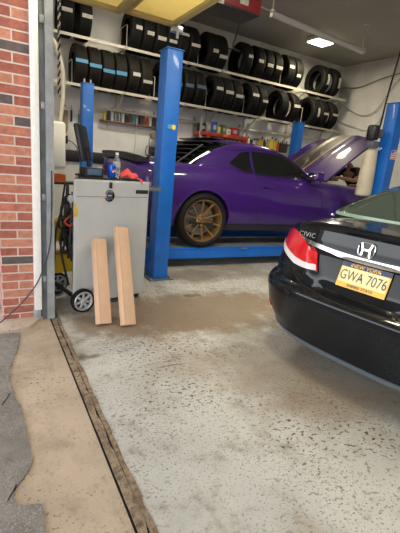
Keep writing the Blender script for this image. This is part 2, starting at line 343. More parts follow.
# a closed car-body shell: plan outline (rear, side, front) swept up through rows
class Shell:
    def __init__(s, rows, zb, top, drop, plan, n, nf, extra=None):
        s.R = np.array(rows, float); s.zb = zb; s.top = top; s.drop = drop; s.plan = plan; s.n = n; s.nf = nf; s.extra = extra
    def pt(s, u, c, sg=1):
        s0, D, Wd, s1, Df = [np.interp(c, s.R[:, 0], s.R[:, k]) for k in range(1, 6)]
        if u <= 1: th = max(u, 0) * pi / 2; l = Wd * sin(th) ** (2 / s.n); ss = s0 + D * (1 - max(cos(th), 0) ** (2 / s.n))
        elif u <= 2: l = Wd; ss = s0 + D + (u - 1) * (s1 - Df - s0 - D)
        else: th = max(3 - u, 0) * pi / 2; l = Wd * sin(th) ** (2 / s.nf); ss = s1 - Df * (1 - max(cos(th), 0) ** (2 / s.nf))
        l *= s.plan(ss); zb = s.zb(ss); z = zb + (s.top(ss) - zb) * c - s.drop(l) * c ** 3
        if s.extra and u <= 1: ss += s.extra(sg * l, z)
        return Vector((ss, sg * l, z))
    def inv(s, z, l=None, ss=None, rear=True):
        c = 0.5; u = 0.5
        for _ in range(6):
            a, b = 0.0, 1.0
            for _ in range(30):
                m = (a + b) / 2
                if s.pt(u, m).z < z: a = m
                else: b = m
            c = a
            a, b = (0.0, 1.0) if l is not None else (0.0, 3.0)
            for _ in range(30):
                m = (a + b) / 2; p = s.pt(m, c)
                if (p.y < l) if l is not None else (p.x < ss): a = m
                else: b = m
            u = a
        return (u, c)
    def normal(s, u, c, sg):
        e = 0.004; c = min(max(c, e), 1 - e); u = min(max(u, e), 3 - e)
        n = (s.pt(u + e, c, sg) - s.pt(u - e, c, sg)).cross(s.pt(u, c + e, sg) - s.pt(u, c - e, sg))
        p = s.pt(u, c, sg); mid = Vector(((s.R[0, 1] + s.R[0, 4]) / 2, 0, p.z))
        n.normalize(); return n if n.dot(p - mid) > 0 else -n
    def build(s, name, m, parent, us, cs, nb=14, bottom=True):
        mb = MB(); nu, nc = len(us), len(cs)
        for sg in (1, -1):
            vs = [s.pt(u, c, sg) for u in us for c in cs]
            mb.add(vs, [[i * nc + j, (i + 1) * nc + j, (i + 1) * nc + j + 1, i * nc + j + 1] for i in range(nu - 1) for j in range(nc - 1)])
        for cc in ((1.0, 0.0) if bottom else (1.0,)):
            vs = []
            for u in us:
                p = s.pt(u, cc); q = s.pt(u, cc, -1)
                for k in range(nb + 1):
                    t = -1 + 2 * k / nb; l = t * p.y; x = p.x if t >= 0 else q.x
                    z = p.z if cc == 0 else s.top(p.x) - s.drop(l)
                    vs.append((x, l, z))
            mb.add(vs, [[i * (nb + 1) + k, (i + 1) * (nb + 1) + k, (i + 1) * (nb + 1) + k + 1, i * (nb + 1) + k + 1] for i in range(nu - 1) for k in range(nb)])
        me_o = mb.build(name, m, parent)
        bm = bmesh.new(); bm.from_mesh(me_o.data); bmesh.ops.remove_doubles(bm, verts=bm.verts, dist=5e-5)
        bmesh.ops.dissolve_degenerate(bm, edges=bm.edges, dist=1e-5); bmesh.ops.recalc_face_normals(bm, faces=bm.faces); bm.to_mesh(me_o.data); bm.free(); finish(me_o.data, 38)
        return me_o
    def patch(s, mb, bot, topc, sg=1, off=0.004, back=0.012, n=20, m=6, mi=0):
        def lerp(cv, p):
            k = p * (len(cv) - 1); i = min(int(k), len(cv) - 2); f = k - i
            return (cv[i][0] + (cv[i + 1][0] - cv[i][0]) * f, cv[i][1] + (cv[i + 1][1] - cv[i][1]) * f)
        vs = []; bk = []
        for i in range(n + 1):
            a = lerp(bot, i / n); b = lerp(topc, i / n)
            for j in range(m + 1):
                u = a[0] + (b[0] - a[0]) * j / m; c = a[1] + (b[1] - a[1]) * j / m
                p = s.pt(u, c, sg); nn = s.normal(u, c, sg); vs.append(p + nn * off); bk.append(p - nn * back)
        K = len(vs); w = m + 1
        fs = [[i * w + j, (i + 1) * w + j, (i + 1) * w + j + 1, i * w + j + 1] for i in range(n) for j in range(m)]
        rim = [(i * w, (i + 1) * w) for i in range(n)] + [(n * w + j, n * w + j + 1) for j in range(m)] + [((i + 1) * w + m, i * w + m) for i in range(n)] + [(j + 1, j) for j in range(m)]
        fs += [[a, b, b + K, a + K] for a, b in rim]
        mb.add(vs + bk, fs, mi); return mb
    def line(s, mb, ucs, r, sg=1, off=0.0, k=5, n=6):
        P = []
        for (a, b) in zip(ucs[:-1], ucs[1:]):
            for j in range(k): t = j / k; u = a[0] + (b[0] - a[0]) * t; c = a[1] + (b[1] - a[1]) * t; P.append(s.pt(u, c, sg) + s.normal(u, c, sg) * off)
        P.append(s.pt(*ucs[-1], sg) + s.normal(*ucs[-1], sg) * off)
        return mb.tube(P, r, n)
def lin(xs, ys): return lambda x: float(np.interp(x, xs, ys))
def useq(a, b, c): return [i / a for i in range(a)] + [1 + i / b for i in range(b)] + [2 + i / c for i in range(c + 1)]

# ---------------------------------------------------------------- the setting
YW, XB, ZC, XR = 7.65, 8.1, 4.05, -5.0
struct(box_obj('floor', (0.515, XR, -0.2), (XB, YW, 0.0), M['floor']))
struct(box_obj('wall_left', (0.3, YW, -0.2), (XB + 0.2, YW + 0.2, ZC + 0.2), M['wall']))
struct(box_obj('wall_back', (XB, XR, -0.2), (XB + 0.2, YW, ZC + 0.2), M['wall']))
struct(box_obj('wall_right', (0.3, XR - 0.2, -0.2), (XB + 0.2, XR, ZC + 0.2), M['wall']))
struct(box_obj('ceiling', (0.1, XR, ZC), (XB, YW, ZC + 0.2), M['ceiling']))
fw = MB()
fw.box((0.22, (3.15 + YW) / 2, ZC / 2 - 0.1), (0.24, YW - 3.15, ZC + 0.2))
fw.box((0.22, (3.15 - 4.4) / 2, (2.55 + ZC) / 2), (0.24, 7.55, ZC - 2.55))
fw.box((0.22, (XR - 4.4) / 2, ZC / 2), (0.24, 0.6, ZC))
struct(fw.build('wall_front', M['brick'], smooth=None))
struct(box_obj('wall_front_lining', (0.34, 3.24, 0), (0.36, YW, ZC), M['wall']))
struct(box_obj('trim_1', (0.325, 3.095, 0.10), (0.378, 3.16, 2.55), M['white_paint'], 0.004))       # white door casing
struct(box_obj('trim_2', (0.378, 3.15, 0.0), (0.424, 3.21, 2.55), M['jamb'], 0.002))              # grey jamb board
struct(box_obj('trim_3', (0.320, 3.11, 0.0), (0.372, 3.18, 0.10), M['galv'], 0.004))
# ground outside
ap = MB(); ap.box((-0.2, -1.0, -0.12), (1.28, 8.9, 0.24)); struct(ap.build('pavement_apron', M['apron']))
edge = [(0.20, 2.90), (0.165, 2.65), (0.125, 2.5), (0.10, 2.39), (0.085, 2.28), (0.097, 2.16), (0.131, 1.95), (0.128, 1.86), (0.140, 1.78), (0.137, 1.66), (0.143, 1.56), (0.125, 1.50), (0.085, 1.455),
        (0.058, 1.42), (0.052, 1.37), (0.066, 1.325), (0.10, 1.318), (0.134, 1.309), (0.150, 1.27), (0.140, 1.2), (0.150, 1.1), (0.12, 0.9), (0.15, 0.6), (0.1, 0.2), (0.16, -0.4), (0.1, -2), (0.14, -5)]
jag = []
for a, b in zip(edge[:-1], edge[1:]):
    nseg = max(1, int(abs(a[1] - b[1]) / 0.03))
    for k in range(min(nseg, 8)):
        t = k / min(nseg, 8); jag.append((a[0] + (b[0] - a[0]) * t + random.uniform(-0.006, 0.006), a[1] + (b[1] - a[1]) * t))
poly = [(-5, 2.96), (0.0, 2.96)] + jag + [(0.14, -6), (-5, -6)]
asp = MB(); asp.prism(poly, lambda a, b, t: (a, b, t), -0.05, 0.009)
struct(asp.build('pavement_asphalt', M['asphalt']))
struct(box_obj('ground_outside', (-20, -20, -0.3), (0.5, 20, -0.03), M['asphalt']))
# crack filler lumps in the asphalt edge
cr = MB(); cr.tube([(0.030 + 0.006 * i + random.uniform(-.003, .003), 1.36 + i * 0.012, 0.0065) for i in range(8)], [0.002] + [0.0045] * 6 + [0.002], 6)
cr.tube([(0.04 + 0.0085 * i + random.uniform(-.003, .003), 2.02 + i * 0.02, 0.0085) for i in range(6)], 0.003, 6)
struct(cr.build('pavement_crack', M['gap']))
cb = MB(); cb.prism([(-1.0, 2.94), (0.06, 2.93), (0.17, 2.935), (0.25, 2.96), (0.30, 3.01), (0.335, 3.08), (0.40, 3.16), (0.40, 3.3), (-1.0, 3.3)], lambda a, b, t: (a, b, t), -0.05, 0.026)
struct(cb.build('curb_pad', M['curb']))
# threshold channel
struct(box_obj('trim_4', (0.437, XR, -0.06), (0.452, 3.2, -0.006), M['gap']))
th = MB()
N_ = 90
for x0, x1, h, jit, mi in ((0.452, 0.486, 0.004, 0.006, 0), (0.486, 0.492, -0.004, 0.0, 1), (0.492, 0.517, 0.003, 0.005, 0)):
    vs = []
    for i in range(N_ + 1):
        y = 3.15 - i * (3.15 + 2.5) / N_; a = x0 + random.uniform(-jit, jit) * .3; b = x1 + random.uniform(-jit, jit); zz = h + random.uniform(-.002, .002)
        vs += [(a, y, -0.05), (a, y, zz), (b, y, zz), (b, y, -0.05)]
    th.add(vs, [[i * 4 + k, i * 4 + k + 1, i * 4 + k + 5, i * 4 + k + 4] for i in range(N_) for k in range(3)], mi)
struct(th.build('trim_5', [M['rust'], M['gap']], smooth=None))
# black wear strip along the tyre wall
struct(box_obj('trim_6', (0.45, YW - 0.05, 1.18), (3.6, YW + 0.01, 1.385), M['black_plastic'], 0.004))

# garage door: vertical track at the jamb and the raised sections
t = thing('door_track', 'galvanised steel door track standing at the garage opening beside the white trim', 'door track', (0.45, 3.15, 0.0))
mb = MB(); mb.prism([(-0.028, -0.03), (0.028, -0.03), (0.028, 0.03), (0.018, 0.03), (0.018, -0.02), (-0.018, -0.02), (-0.018, 0.03), (-0.028, 0.03)], lambda a, b, z: (a, b, z), 0.005, 2.40)
mb.build('track_channel', M['galv'], t, smooth=None)
mb = MB()
for z in (0.35, 1.0, 1.65, 2.2): MB().box((-0.045, 0.0, z), (0.03, 0.05, 0.05), 0.003).build('wall_bracket', M['galv'], t)
mb = MB(); path = [(0, 0.02, 2.40)] + [(0.05 - 0.05 * cos(a), 0.02, 2.40 + 0.10 * sin(a)) for a in (0.5, 1.0, 1.5)] + [(0.95, 0.02, 2.52)]
mb.tube(path, 0.022, 6); mb.build('upper_track', M['galv'], t)
t = thing('overhead_door', 'raised cream sectional garage door hanging flat just inside the opening', 'garage door', (0.50, 0.68, 2.41))
for i in range(2):
    x0 = 0.03 + i * 0.455
    p = MB().box((x0 + 0.225, 0, 0.02 + 0.015 * i), (0.44, 5.1, 0.03), 0.006).build('door_section', M['door_cream'], t)
    f = MB()
    for yy in (-2.5, -1.7, -0.85, 0, 0.85, 1.7, 2.52): f.box((x0 + 0.225, yy, -0.008 + 0.015 * i), (0.43, 0.06, 0.028), 0.004)
    for xx in (x0 + 0.025, x0 + 0.425): f.box((xx, 0, -0.008 + 0.015 * i), (0.05, 5.1, 0.026), 0.004)
    f.build('stile_frame', M['door_cream'], p)
mb = MB(); mb.box((0.93, 2.50, -0.03), (0.09, 0.05, 0.05), 0.004); mb.tube([(0.93, 2.48, -0.02), (0.93, 2.48, -0.10)], 0.012, 8); mb.build('bottom_bracket', M['steel'], t)

# ---------------------------------------------------------------- black sedan in the doorway
P0 = (1.94, 1.40, 0.0)
t = thing('black_sedan', 'black four-door sedan with a gold New York plate, rear end facing the doorway', 'car', P0, radians(11.0))
SED = t
ZB, ZT = 0.17, 1.055
def cc(z): return (z - ZB) / (ZT - ZB)
rowsz = [(.17, .10, .56, .74), (.20, .03, .58, .775), (.235, .005, .58, .81), (.265, .0, .58, .838), (.33, -.015, .57, .872), (.40, -.03, .56, .89), (.53, -.06, .56, .895), (.575, -.06, .56, .888), (.60, -.045, .56, .878), (.615, -.01, .56, .870), (.63, .005, .555, .862),
         (.70, .0, .55, .858), (.86, .055, .55, .860), (.93, .078, .55, .855), (1.0, .085, .56, .835), (1.035, .062, .57, .815), (1.05, .058, .57, .80), (1.055, .064, .57, .79)]
rows = [(cc(z), s0, D, w, 4.42 - 0.05 * cc(z), 0.55) for z, s0, D, w in rowsz]
def sdent(l, z):
    a = min(max((0.31 + 0.12 * (z - 0.65) / 0.2 - abs(l - 0.02)) / 0.05, 0), 1); b = min(max((z - 0.615) / 0.03, 0), 1) * min(max((0.875 - z) / 0.02, 0), 1)
    k = a * b; return 0.026 * k * k * (3 - 2 * k)
body = Shell(rows, lin([.0, .12, .34, .7], [ZB, .185, .228, .20]), lin([-.1, .5, .9, 3.2, 3.6, 4.2, 4.5], [1.055, 1.085, 1.06, 1.0, .96, .82, .70]),
             lambda l: 0.20 * (abs(l) / .88) ** 4, lambda s: 1.0, 3.0, 2.6, sdent)
cs = sorted(set([cc(z) for z, *_ in rowsz] + [cc(.22 + .0 + i * .02) for i in range(42) if .2 < .22 + i * .02 < 1.055]))
bo = body.build('body', M['black_paint'], t, useq(48, 30, 16), cs, 16)
cuts = []
for sx in (0.98, 3.65):
    for sg in (1, -1):
        c = MB().lathe([(0, -.16), (.345, -.16), (.345, .16), (0, .16)], 40, 'y', (sx, sg * 0.86, .315)).build('cut', M['black_plastic'], t); cuts.append(c)
boolean_cut(bo, cuts)
gh_rows = [(0, .56, .34, .72, 3.40, .5), (.25, .57, .34, .70, 3.12, .5), (.5, .93, .32, .652, 2.80, .45), (.75, 1.28, .30, .605, 2.50, .45), (.92, 1.60, .30, .56, 2.26, .4), (1.0, 1.84, .30, .52, 2.06, .4)]
gh = Shell(gh_rows, lambda s: .98, lin([0, 4], [1.435, 1.435]), lambda l: 0.035 * (abs(l) / .53) ** 2, lambda s: 1.0, 3.4, 3.4)
gcs = [i / 16 for i in range(17)]
gh.build('roof_and_pillars', M['black_paint'], t, useq(20, 18, 12), gcs, 10)
def guc(z, l=None, ss=None): return gh.inv(z, l=l, ss=ss)
w = MB(); bots = [(i / 10 * 0.66, .25) for i in range(11)]; tops = [(i / 10 * 0.70, .93) for i in range(11)]
for sg in (1, -1): gh.patch(w, bots, tops, sg, 0.003, 0.008, 14, 8)
rw = w.build('rear_window', M['glass_rear'], t)
w = MB(); e0 = [(i / 10 * 0.67, .20) for i in range(11)]; e1 = [(i / 10 * 0.66, .25) for i in range(11)]
for sg in (1, -1): gh.patch(w, e0, e1, sg, 0.004, 0.006, 14, 1)
w.build('glass_edge', M['glass_edge'], rw)
w = MB()
for sg in (1, -1): gh.patch(w, [(2.15, .15), (3.0, .15)], [(2.2, .93), (3.0, .93)], sg, 0.003, 0.008, 12, 8)
w.build('windscreen', M['glass_dark'], t)
for sg in (1, -1):
    for a, b in ((1.05, 1.48), (1.52, 1.97)):
        gh.patch(MB(), [(a, .2), (b, .2)], [(a + .03, .88), (b - .03 if b < 1.6 else b - .02, .88)], sg, 0.003, 0.008, 10, 6).build('side_window', M['glass_dark'], t)
def sb(l, z): return body.inv(z, l=l)
# chrome garnish
w = MB(); lo = []; hi = []
for i in range(13):
    l = 0.62 * i / 12; zc = .880 + .13 * l * l; lo.append(sb(l, zc - .013)); hi.append(sb(l, zc + .012))
for sg in (1, -1): body.patch(w, lo, hi, sg, 0.010, 0.01, 16, 2)
w.build('chrome_strip', M['chrome'], t)
# tail lamps
tipu = body.inv(.868, ss=.34)
for sg in (1, -1):
    tl = empty('tail_lamp', t)
    up = [sb(.39, .862), sb(.46, .885), sb(.55, .928), sb(.62, .955), sb(.69, .955), sb(.75, .94), sb(.80, .91), tipu]
    mid = [sb(.352, .772), sb(.45, .774), sb(.53, .783), sb(.61, .803), sb(.69, .826), sb(.75, .848), sb(.80, .858), tipu]
    lw = [sb(.345, .738), sb(.45, .736), sb(.53, .742), sb(.61, .765), sb(.69, .790), sb(.75, .815), sb(.80, .832), (tipu[0], tipu[1] - .012)]
    body.patch(MB(), mid, up, sg, 0.012, 0.01, 28, 6).build('red_lens', M['red_lens'], tl)
    body.patch(MB(), lw, mid, sg, 0.013, 0.01, 28, 4).build('clear_lens', M['white_lens'], tl)
    w = MB(); body.line(w, [sb(.335, .730), sb(.385, .86)], 0.006, sg, 0.012); w.build('lens_edge', M['red_lens'], tl)
# seams
w = MB()
for sg in (1, -1):
    body.line(w, [sb(.645, .965), sb(.60, .88), sb(.555, .76), sb(.50, .67), sb(.43, .625), sb(.225, .607), sb(0.0, .60)], 0.0035, sg, 0.001)
w.build('boot_seam', M['gap'], t)
w = MB()
for sg in (1, -1): body.patch(w, [(i / 10 * .9, cc(.205)) for i in range(11)], [(i / 10 * .9, cc(.24)) for i in range(11)], sg, 0.010, 0.01, 24, 2)
w.build('bumper_lip', M['grey_plastic'], t)
for sg in (1, -1):
    body.patch(MB(), [sb(.72, .352), sb(.855, .375)], [sb(.72, .372), sb(.855, .405)], sg, 0.006, 0.01, 8, 2).build('bumper_reflector', M['red_lens'], t)
# number plate
def face(z, l=0.015):
    u, c = sb(abs(l), z); return body.pt(u, c, 1 if l >= 0 else -1)
pz = 0.772; tilt = radians(19)
upv = Vector((sin(tilt), 0, cos(tilt))); rt = Vector((0, -1, 0)); nv = rt.cross(upv)
pc = face(pz, 0.02) + nv * 0.012; pc.y = 0.018
RP = Matrix((rt, upv, nv)).transposed()
pl = MB().box(pc, (0.312, 0.160, 0.004), 0.0, RP).build('license_plate', M['plate_gold'], t)
MB().box(pc + nv * .0025, (0.296, 0.096, 0.002), 0, RP).build('plate_panel', M['plate_light'], pl)
MB().box(pc + nv * .0026 + upv * .0645, (0.312, 0.031, 0.002), 0, RP).build('plate_band', M['plate_navy'], pl)
text_obj('plate_state', 'NEW YORK', 0.033, M['plate_gold'], pl, pc + nv * .004 + upv * .063, rt, upv, 0.001, 1.05)
text_obj('plate_number', 'GWA 7076', 0.088, M['plate_navy'], pl, pc + nv * .004 - upv * .004, rt, upv, 0.001, 0.70, 1.02)
text_obj('plate_motto', 'EMPIRE STATE', 0.024, M['plate_navy'], pl, pc + nv * .004 - upv * .064, rt, upv, 0.001, 1.1)
MB().prism([(-.010, -.006), (.004, -.010), (.010, .0), (.004, .009), (-.006, .006)], lambda a, b, d: tuple(pc + rt * (a - .011) + upv * (b - .004) + nv * d), .003, .0045).build('plate_map', M['plate_navy'], pl)
w = MB()
for x in (-.09, .09): MB().lathe([(0, .003), (.006, .003), (.006, 0)], 10, 'x', tuple(pc + rt * x + upv * .066 - Vector((.009, 0, 0)))).build('plate_screw', M['chrome'], pl)
# badge: rounded frame with an H
ec = face(.945, 0.05); n1 = body.normal(*sb(.05, .945), 1); eu = Vector((0, 0, 1)); eu = (eu - n1 * eu.dot(n1)).normalized(); er = Vector((0, -1, 0)); er = (er - n1 * er.dot(n1)).normalized()
def em(a, b, d=0.008): return ec + er * a + eu * b + n1 * d
ring = []
for k in range(33):
    a = 2 * pi * k / 32; w_ = .054 * (1 - .10 * (1 - sin(a)) / 2); ring.append(em(w_ * math.copysign(abs(cos(a)) ** .55, cos(a)), .044 * math.copysign(abs(sin(a)) ** .55, sin(a))))
w = MB(); w.tube(ring, .0042, 8, cap=False)
for sg in (1, -1):
    w.prism([(sg * .020, -.036), (sg * .032, -.036), (sg * .027, 0), (sg * .039, .040), (sg * .027, .040), (sg * .017, .005), (sg * .017, -.006)], lambda a, b, d: tuple(em(a, b, d)), .003, .011)
w.box(em(0, 0.0, .007), (.036, .010, .008), 0, Matrix((er, eu, n1)).transposed())
w.build('badge', M['chrome'], t)
tc_ = face(.950, .50); tn = body.normal(*sb(.50, .950), 1); tu = eu; tr = Vector((0, -1, 0)); tr = (tr - tn * tr.dot(tn)).normalized()
text_obj('model_lettering', 'CIVIC', 0.046, M['chrome'], t, tc_ + tn * .006, tr, Vector((0, 0, 1)) - tn * tn.z, 0.002, 1.35, 1.1)
MB().box((0.60, 0.0, 1.102), (0.015, 0.30, 0.012), 0.004).build('brake_light', M['black_plastic'], t)
w = MB(); w.tube([(0.9, .775, 1.03), (0.72, .72, 1.05), (0.62, .64, 1.065)], 0.006, 6); w.build('pillar_trim', M['chrome'], t)

def make_wheel(parent, loc, R, width, rimR, rim_mat, spokes, side, twin=0.0):
    wh = empty('wheel', parent, loc)
    h = width / 2
    prof = [(rimR, -h * .86), (rimR + .012, -h * .95), (rimR + (R - rimR) * .5, -h * 1.02), (R - .03, -h * .97), (R - .010, -h * .86), (R, -h * .68)]
    for g in (-.4, -.13, .13, .4): prof += [(R, h * (g - .05)), (R - .008, h * (g - .04)), (R - .008, h * (g + .04)), (R, h * (g + .05))]
    prof += [(R, h * .68), (R - .010, h * .86), (R - .03, h * .97), (rimR + (R - rimR) * .5, h * 1.02), (rimR + .012, h * .95), (rimR, h * .86)]
    MB().lathe(prof, 56, 'y').build('tyre', M['rubber'], wh)
    o = side  # outward direction along y
    MB().lathe([(rimR + .004, -h * .9), (rimR - .004, -h * .9), (rimR - .022, -h * .5), (rimR - .022, h * .6 * 1), (rimR - .006, h * .92), (rimR + .006, h * .92)] if o > 0 else
               [(rimR + .006, -h * .92), (rimR - .006, -h * .92), (rimR - .022, -h * .6), (rimR - .022, h * .5), (rimR - .004, h * .9), (rimR + .004, h * .9)], 56, 'y').build('rim', rim_mat, wh)
    sp = MB()
    for k in range(spokes):
        a0 = 2 * pi * k / spokes + .25
        for tw in ((-twin, twin) if twin else (0,)):
            a1 = a0 + tw
            pin = Vector((.045 * sin(a0 + tw * .5), 0, .045 * cos(a0 + tw * .5))); pout = Vector(((rimR - .012) * sin(a1), 0, (rimR - .012) * cos(a1)))
            d = (pout - pin).normalized(); nrm = Vector((0, o, 0)); tg = d.cross(nrm)
            vs = []
            for f, wd, yy, th in ((0, .016, h * .52, .02), (.45, .012, h * .46, .022), (1, .014, h * .78, .028)):
                c = pin.lerp(pout, f); c.y = o * yy
                vs += [c + tg * wd, c + tg * wd * .55 + nrm * .010, c - tg * wd * .55 + nrm * .010, c - tg * wd, c - tg * wd * .7 - nrm * th, c + tg * wd * .7 - nrm * th]
            sp.add(vs, [[i * 6 + k2, i * 6 + (k2 + 1) % 6, (i + 1) * 6 + (k2 + 1) % 6, (i + 1) * 6 + k2] for i in range(2) for k2 in range(6)] + [[0, 1, 2, 3, 4, 5], [17, 16, 15, 14, 13, 12]])
    sp.lathe([(0, o * h * .44), (.072, o * h * .44), (.078, o * h * .52), (.05, o * h * .60), (.032, o * h * .60), (.032, o * h * .66), (0, o * h * .67)], 30, 'y')
    sp.build('spokes', rim_mat, wh)
    for k in range(5):
        nut = MB(); a = 2 * pi * k / 5; nut.lathe([(0, o * h * .64), (.010, o * h * .64), (.011, o * h * .5)], 8, 'y', (.055 * sin(a), 0, .055 * cos(a)))
        nut.build('lug_nut', M['machine_dark'], wh)
    MB().lathe([(.05, o * -.02), (rimR - .06, o * -.02), (rimR - .06, o * .0), (.05, o * .0)], 40, 'y', closed=True).build('brake_disc', M['brake'], wh)
    MB().box((-.10, o * .0, .11), (.12, .06, .10), .02, Matrix.Rotation(-.75, 3, 'Y')).build('brake_caliper', M['grey_plastic'], wh)
    MB().lathe([(0, -o * .06), (rimR - .03, -o * .06), (rimR - .03, -o * .065), (0, -o * .065)], 30, 'y').build('backing_plate', M['machine_dark'], wh)
    return wh
for sx in (0.98, 3.65):
    for sg in (1, -1): make_wheel(t, (sx, sg * .775, .315), .315, .205, .205, M['hub'], 7, sg)

# ---------------------------------------------------------------- purple coupe on the lift
ZR = 0.285
C0 = Vector((1.50, 5.29, ZR)); CYAW = radians(-2.0)
t = thing('purple_coupe', 'purple two-door muscle car with bronze wheels and its striped hood up on the lift', 'car', C0, CYAW)
COUPE = t
crow = [(0, .16, .45, .87, 4.90, .5), (.08, .09, .46, .90, 4.96, .5), (.2, .04, .48, .935, 5.0, .52), (.35, .01, .5, .958, 5.02, .52), (.5, .0, .5, .962, 5.02, .52), (.65, .0, .5, .955, 5.0, .52), (.78, .02, .48, .935, 4.99, .52), (.88, .03, .46, .905, 4.97, .5), (.95, .03, .45, .87, 4.95, .5), (1.0, .05, .44, .82, 4.92, .5)]
cb_ = Shell(crow, lin([0, .6, 1.0, 1.6, 4.2, 5.0], [.34, .28, .24, .22, .22, .28]), lin([0, .25, .7, 1.25, 1.8, 2.4, 3.2, 4.2, 4.85, 5.05], [1.02, 1.075, 1.085, 1.085, 1.04, 1.005, .99, .95, .86, .80]),
            lambda l: 0.045 * (abs(l) / .85) ** 4, lin([0, .5, 1.2, 2.3, 3.9, 4.6, 5.0], [.95, .99, 1.0, .972, .99, .98, .95]), 3.2, 3.2)
ccs = [i / 26 for i in range(27)]
bo = cb_.build('body', M['purple'], t, useq(22, 44, 22), ccs, 14)
cuts = []
WX = (1.035, 4.0)
for sx in WX:
    for sg in (1, -1): cuts.append(MB().lathe([(0, -.2), (.395, -.2), (.395, .2), (0, .2)], 48, 'y', (sx, sg * .90, .365)).build('cut', M['black_plastic'], t))
cuts.append(MB().box((4.0, 0, 1.0), (1.45, 1.34, .62)).build('cut', M['black_plastic'], t))
boolean_cut(bo, cuts)
for sx in WX:
    for sg in (1, -1): make_wheel(t, (sx, sg * .825, .358), .358, .29, .272, M['bronze'], 5, sg, .30)
# arch lips
for sx in WX:
    for sg in (1, -1):
        P = []
        for k in range(25):
            a = radians(-8 + 196 * k / 24); x = sx + .397 * cos(a); z = .365 + .397 * sin(a); u, c = cb_.inv(z, ss=x); p = cb_.pt(u, c, sg); P.append((x, p.y + sg * .001, z))
        MB().tube(P, .009, 8).build('wheel_arch_lip', M['purple'], t)
# greenhouse
grow = [(0, .62, .30, .80, 3.30, .50), (.2, .76, .30, .775, 3.12, .5), (.45, .93, .30, .735, 2.90, .45), (.7, 1.12, .32, .69, 2.66, .42), (.88, 1.34, .34, .64, 2.45, .4), (.96, 1.50, .36, .60, 2.32, .4), (1.0, 1.66, .36, .55, 2.2, .4)]
cg = Shell(grow, lambda s: .96, lambda s: 1.445, lambda l: .03 * (abs(l) / .55) ** 2, lambda s: 1.0, 3.2, 3.0)
cg.build('roof_and_pillars', M['purple'], t, useq(18, 26, 12), [i / 20 for i in range(21)], 10)
def g(ss, z): return cg.inv(z, ss=ss)
for sg in (1, -1):
    cg.patch(MB(), [g(1.45, 1.12), g(1.62, 1.055), g(1.83, 1.02)], [g(1.47, 1.135), g(1.63, 1.265), g(1.80, 1.305)], sg, .004, .006, 10, 6).build('quarter_window', M['glass_dark'], t)
    cg.patch(MB(), [g(1.87, 1.012), g(2.3, 1.005), g(2.86, 1.01)], [g(1.835, 1.305), g(2.28, 1.305), g(2.42, 1.285)], sg, .004, .006, 12, 6).build('door_window', M['glass_dark'], t)
    w = MB(); cg.line(w, [g(1.45, 1.115), g(1.62, 1.048), g(1.83, 1.012), g(2.3, .998), g(2.88, 1.0)], .006, sg, .004); w.build('window_trim', M['black_plastic'], t)
    w = MB(); cg.line(w, [g(1.52, 1.29), g(1.80, 1.335), g(2.28, 1.335), g(2.47, 1.29), g(2.9, 1.02)], .007, sg, .006); w.build('drip_rail', M['chrome'] if False else M['purple'], t)
    # door seam, handle, marker, mirror
    s_ = lambda ss, z: cb_.inv(z, ss=ss)
    w = MB(); cb_.line(w, [s_(1.86, 1.0), s_(1.84, .8), s_(1.86, .5), s_(1.95, .32), s_(3.0, .31), s_(3.06, .6), s_(3.02, .95)], .004, sg, .0); w.build('door_seam', M['gap'], t)
    hp = cb_.pt(*s_(2.03, .845), sg)
    w = MB(); w.box(hp + Vector((0, sg * .022, 0)), (.17, .018, .030), .008); w.box(hp + Vector((-.07, sg * .008, 0)), (.02, .03, .022), .004); w.box(hp + Vector((.07, sg * .008, 0)), (.02, .03, .022), .004)
    w.build('door_handle', M['purple'], t)
    mp_ = cb_.pt(*s_(2.86, .95), sg)
    mr = MB().box(mp_ + Vector((0, sg * .13, .10)), (.16, .23, .135), .045, Matrix.Rotation(sg * .15, 3, 'Z'), seg=4).build('door_mirror', M['purple'], t)
    MB().box(mp_ + Vector((-.082, sg * .13, .10)), (.006, .18, .095), .002, Matrix.Rotation(sg * .15, 3, 'Z')).build('mirror_glass', M['chrome'], mr)
    MB().tube([mp_ + Vector((.02, -sg * .03, .0)), mp_ + Vector((0, sg * .06, .08))], .022, 8).build('mirror_stalk', M['black_plastic'], mr)
    cb_.patch(MB(), [s_(.30, .80), s_(.44, .80)], [s_(.30, .835), s_(.44, .835)], sg, .005, .01, 6, 2).build('side_marker', M['red_lens'], t)
    cb_.patch(MB(), [s_(3.45, .62), s_(3.70, .62)], [s_(3.45, .70), s_(3.70, .68)], sg, .006, .01, 6, 2).build('fender_vent', M['black_plastic'], t)
    cb_.patch(MB(), [(1.08, .02), (1.93, .02)], [(1.08, .11), (1.93, .11)], sg, .012, .01, 24, 3).build('sill_skirt', M['black_plastic'], t)
w = MB()
for sg in (1, -1): cg.patch(w, [(0.0, .12), (.80, .12)], [(0.0, .9), (.74, .9)], sg, .003, .006, 10, 8)
bw = w.build('rear_window', M['glass_dark'], t)
w = MB()
for sg in (1, -1): cg.patch(w, [(2.14, .1), (3.0, .1)], [(2.18, .9), (3.0, .9)], sg, .003, .006, 10, 8)
w.build('windscreen', M['glass_dark'], t)
# louvers over the rear window
lv = empty('rear_louver', t)
for i in range(7):
    c = .10 + .80 * i / 6.5; p = cg.pt(0.0, c); hw = .66 - .12 * c
    w = MB(); w.box((p.x + .05, 0, p.z + .055), (.16, 2 * hw, .012), .003, Matrix.Rotation(.12, 3, 'Y')); w.build('louver_slat', M['black_plastic'], lv)
w = MB()
for sg in (1, -1): MB().tube([cg.pt(0, c) + Vector((.03, sg * (.655 - .12 * c), .045)) for c in (.05, .25, .45, .66)], .014, 6).build('louver_frame', M['black_plastic'], lv)
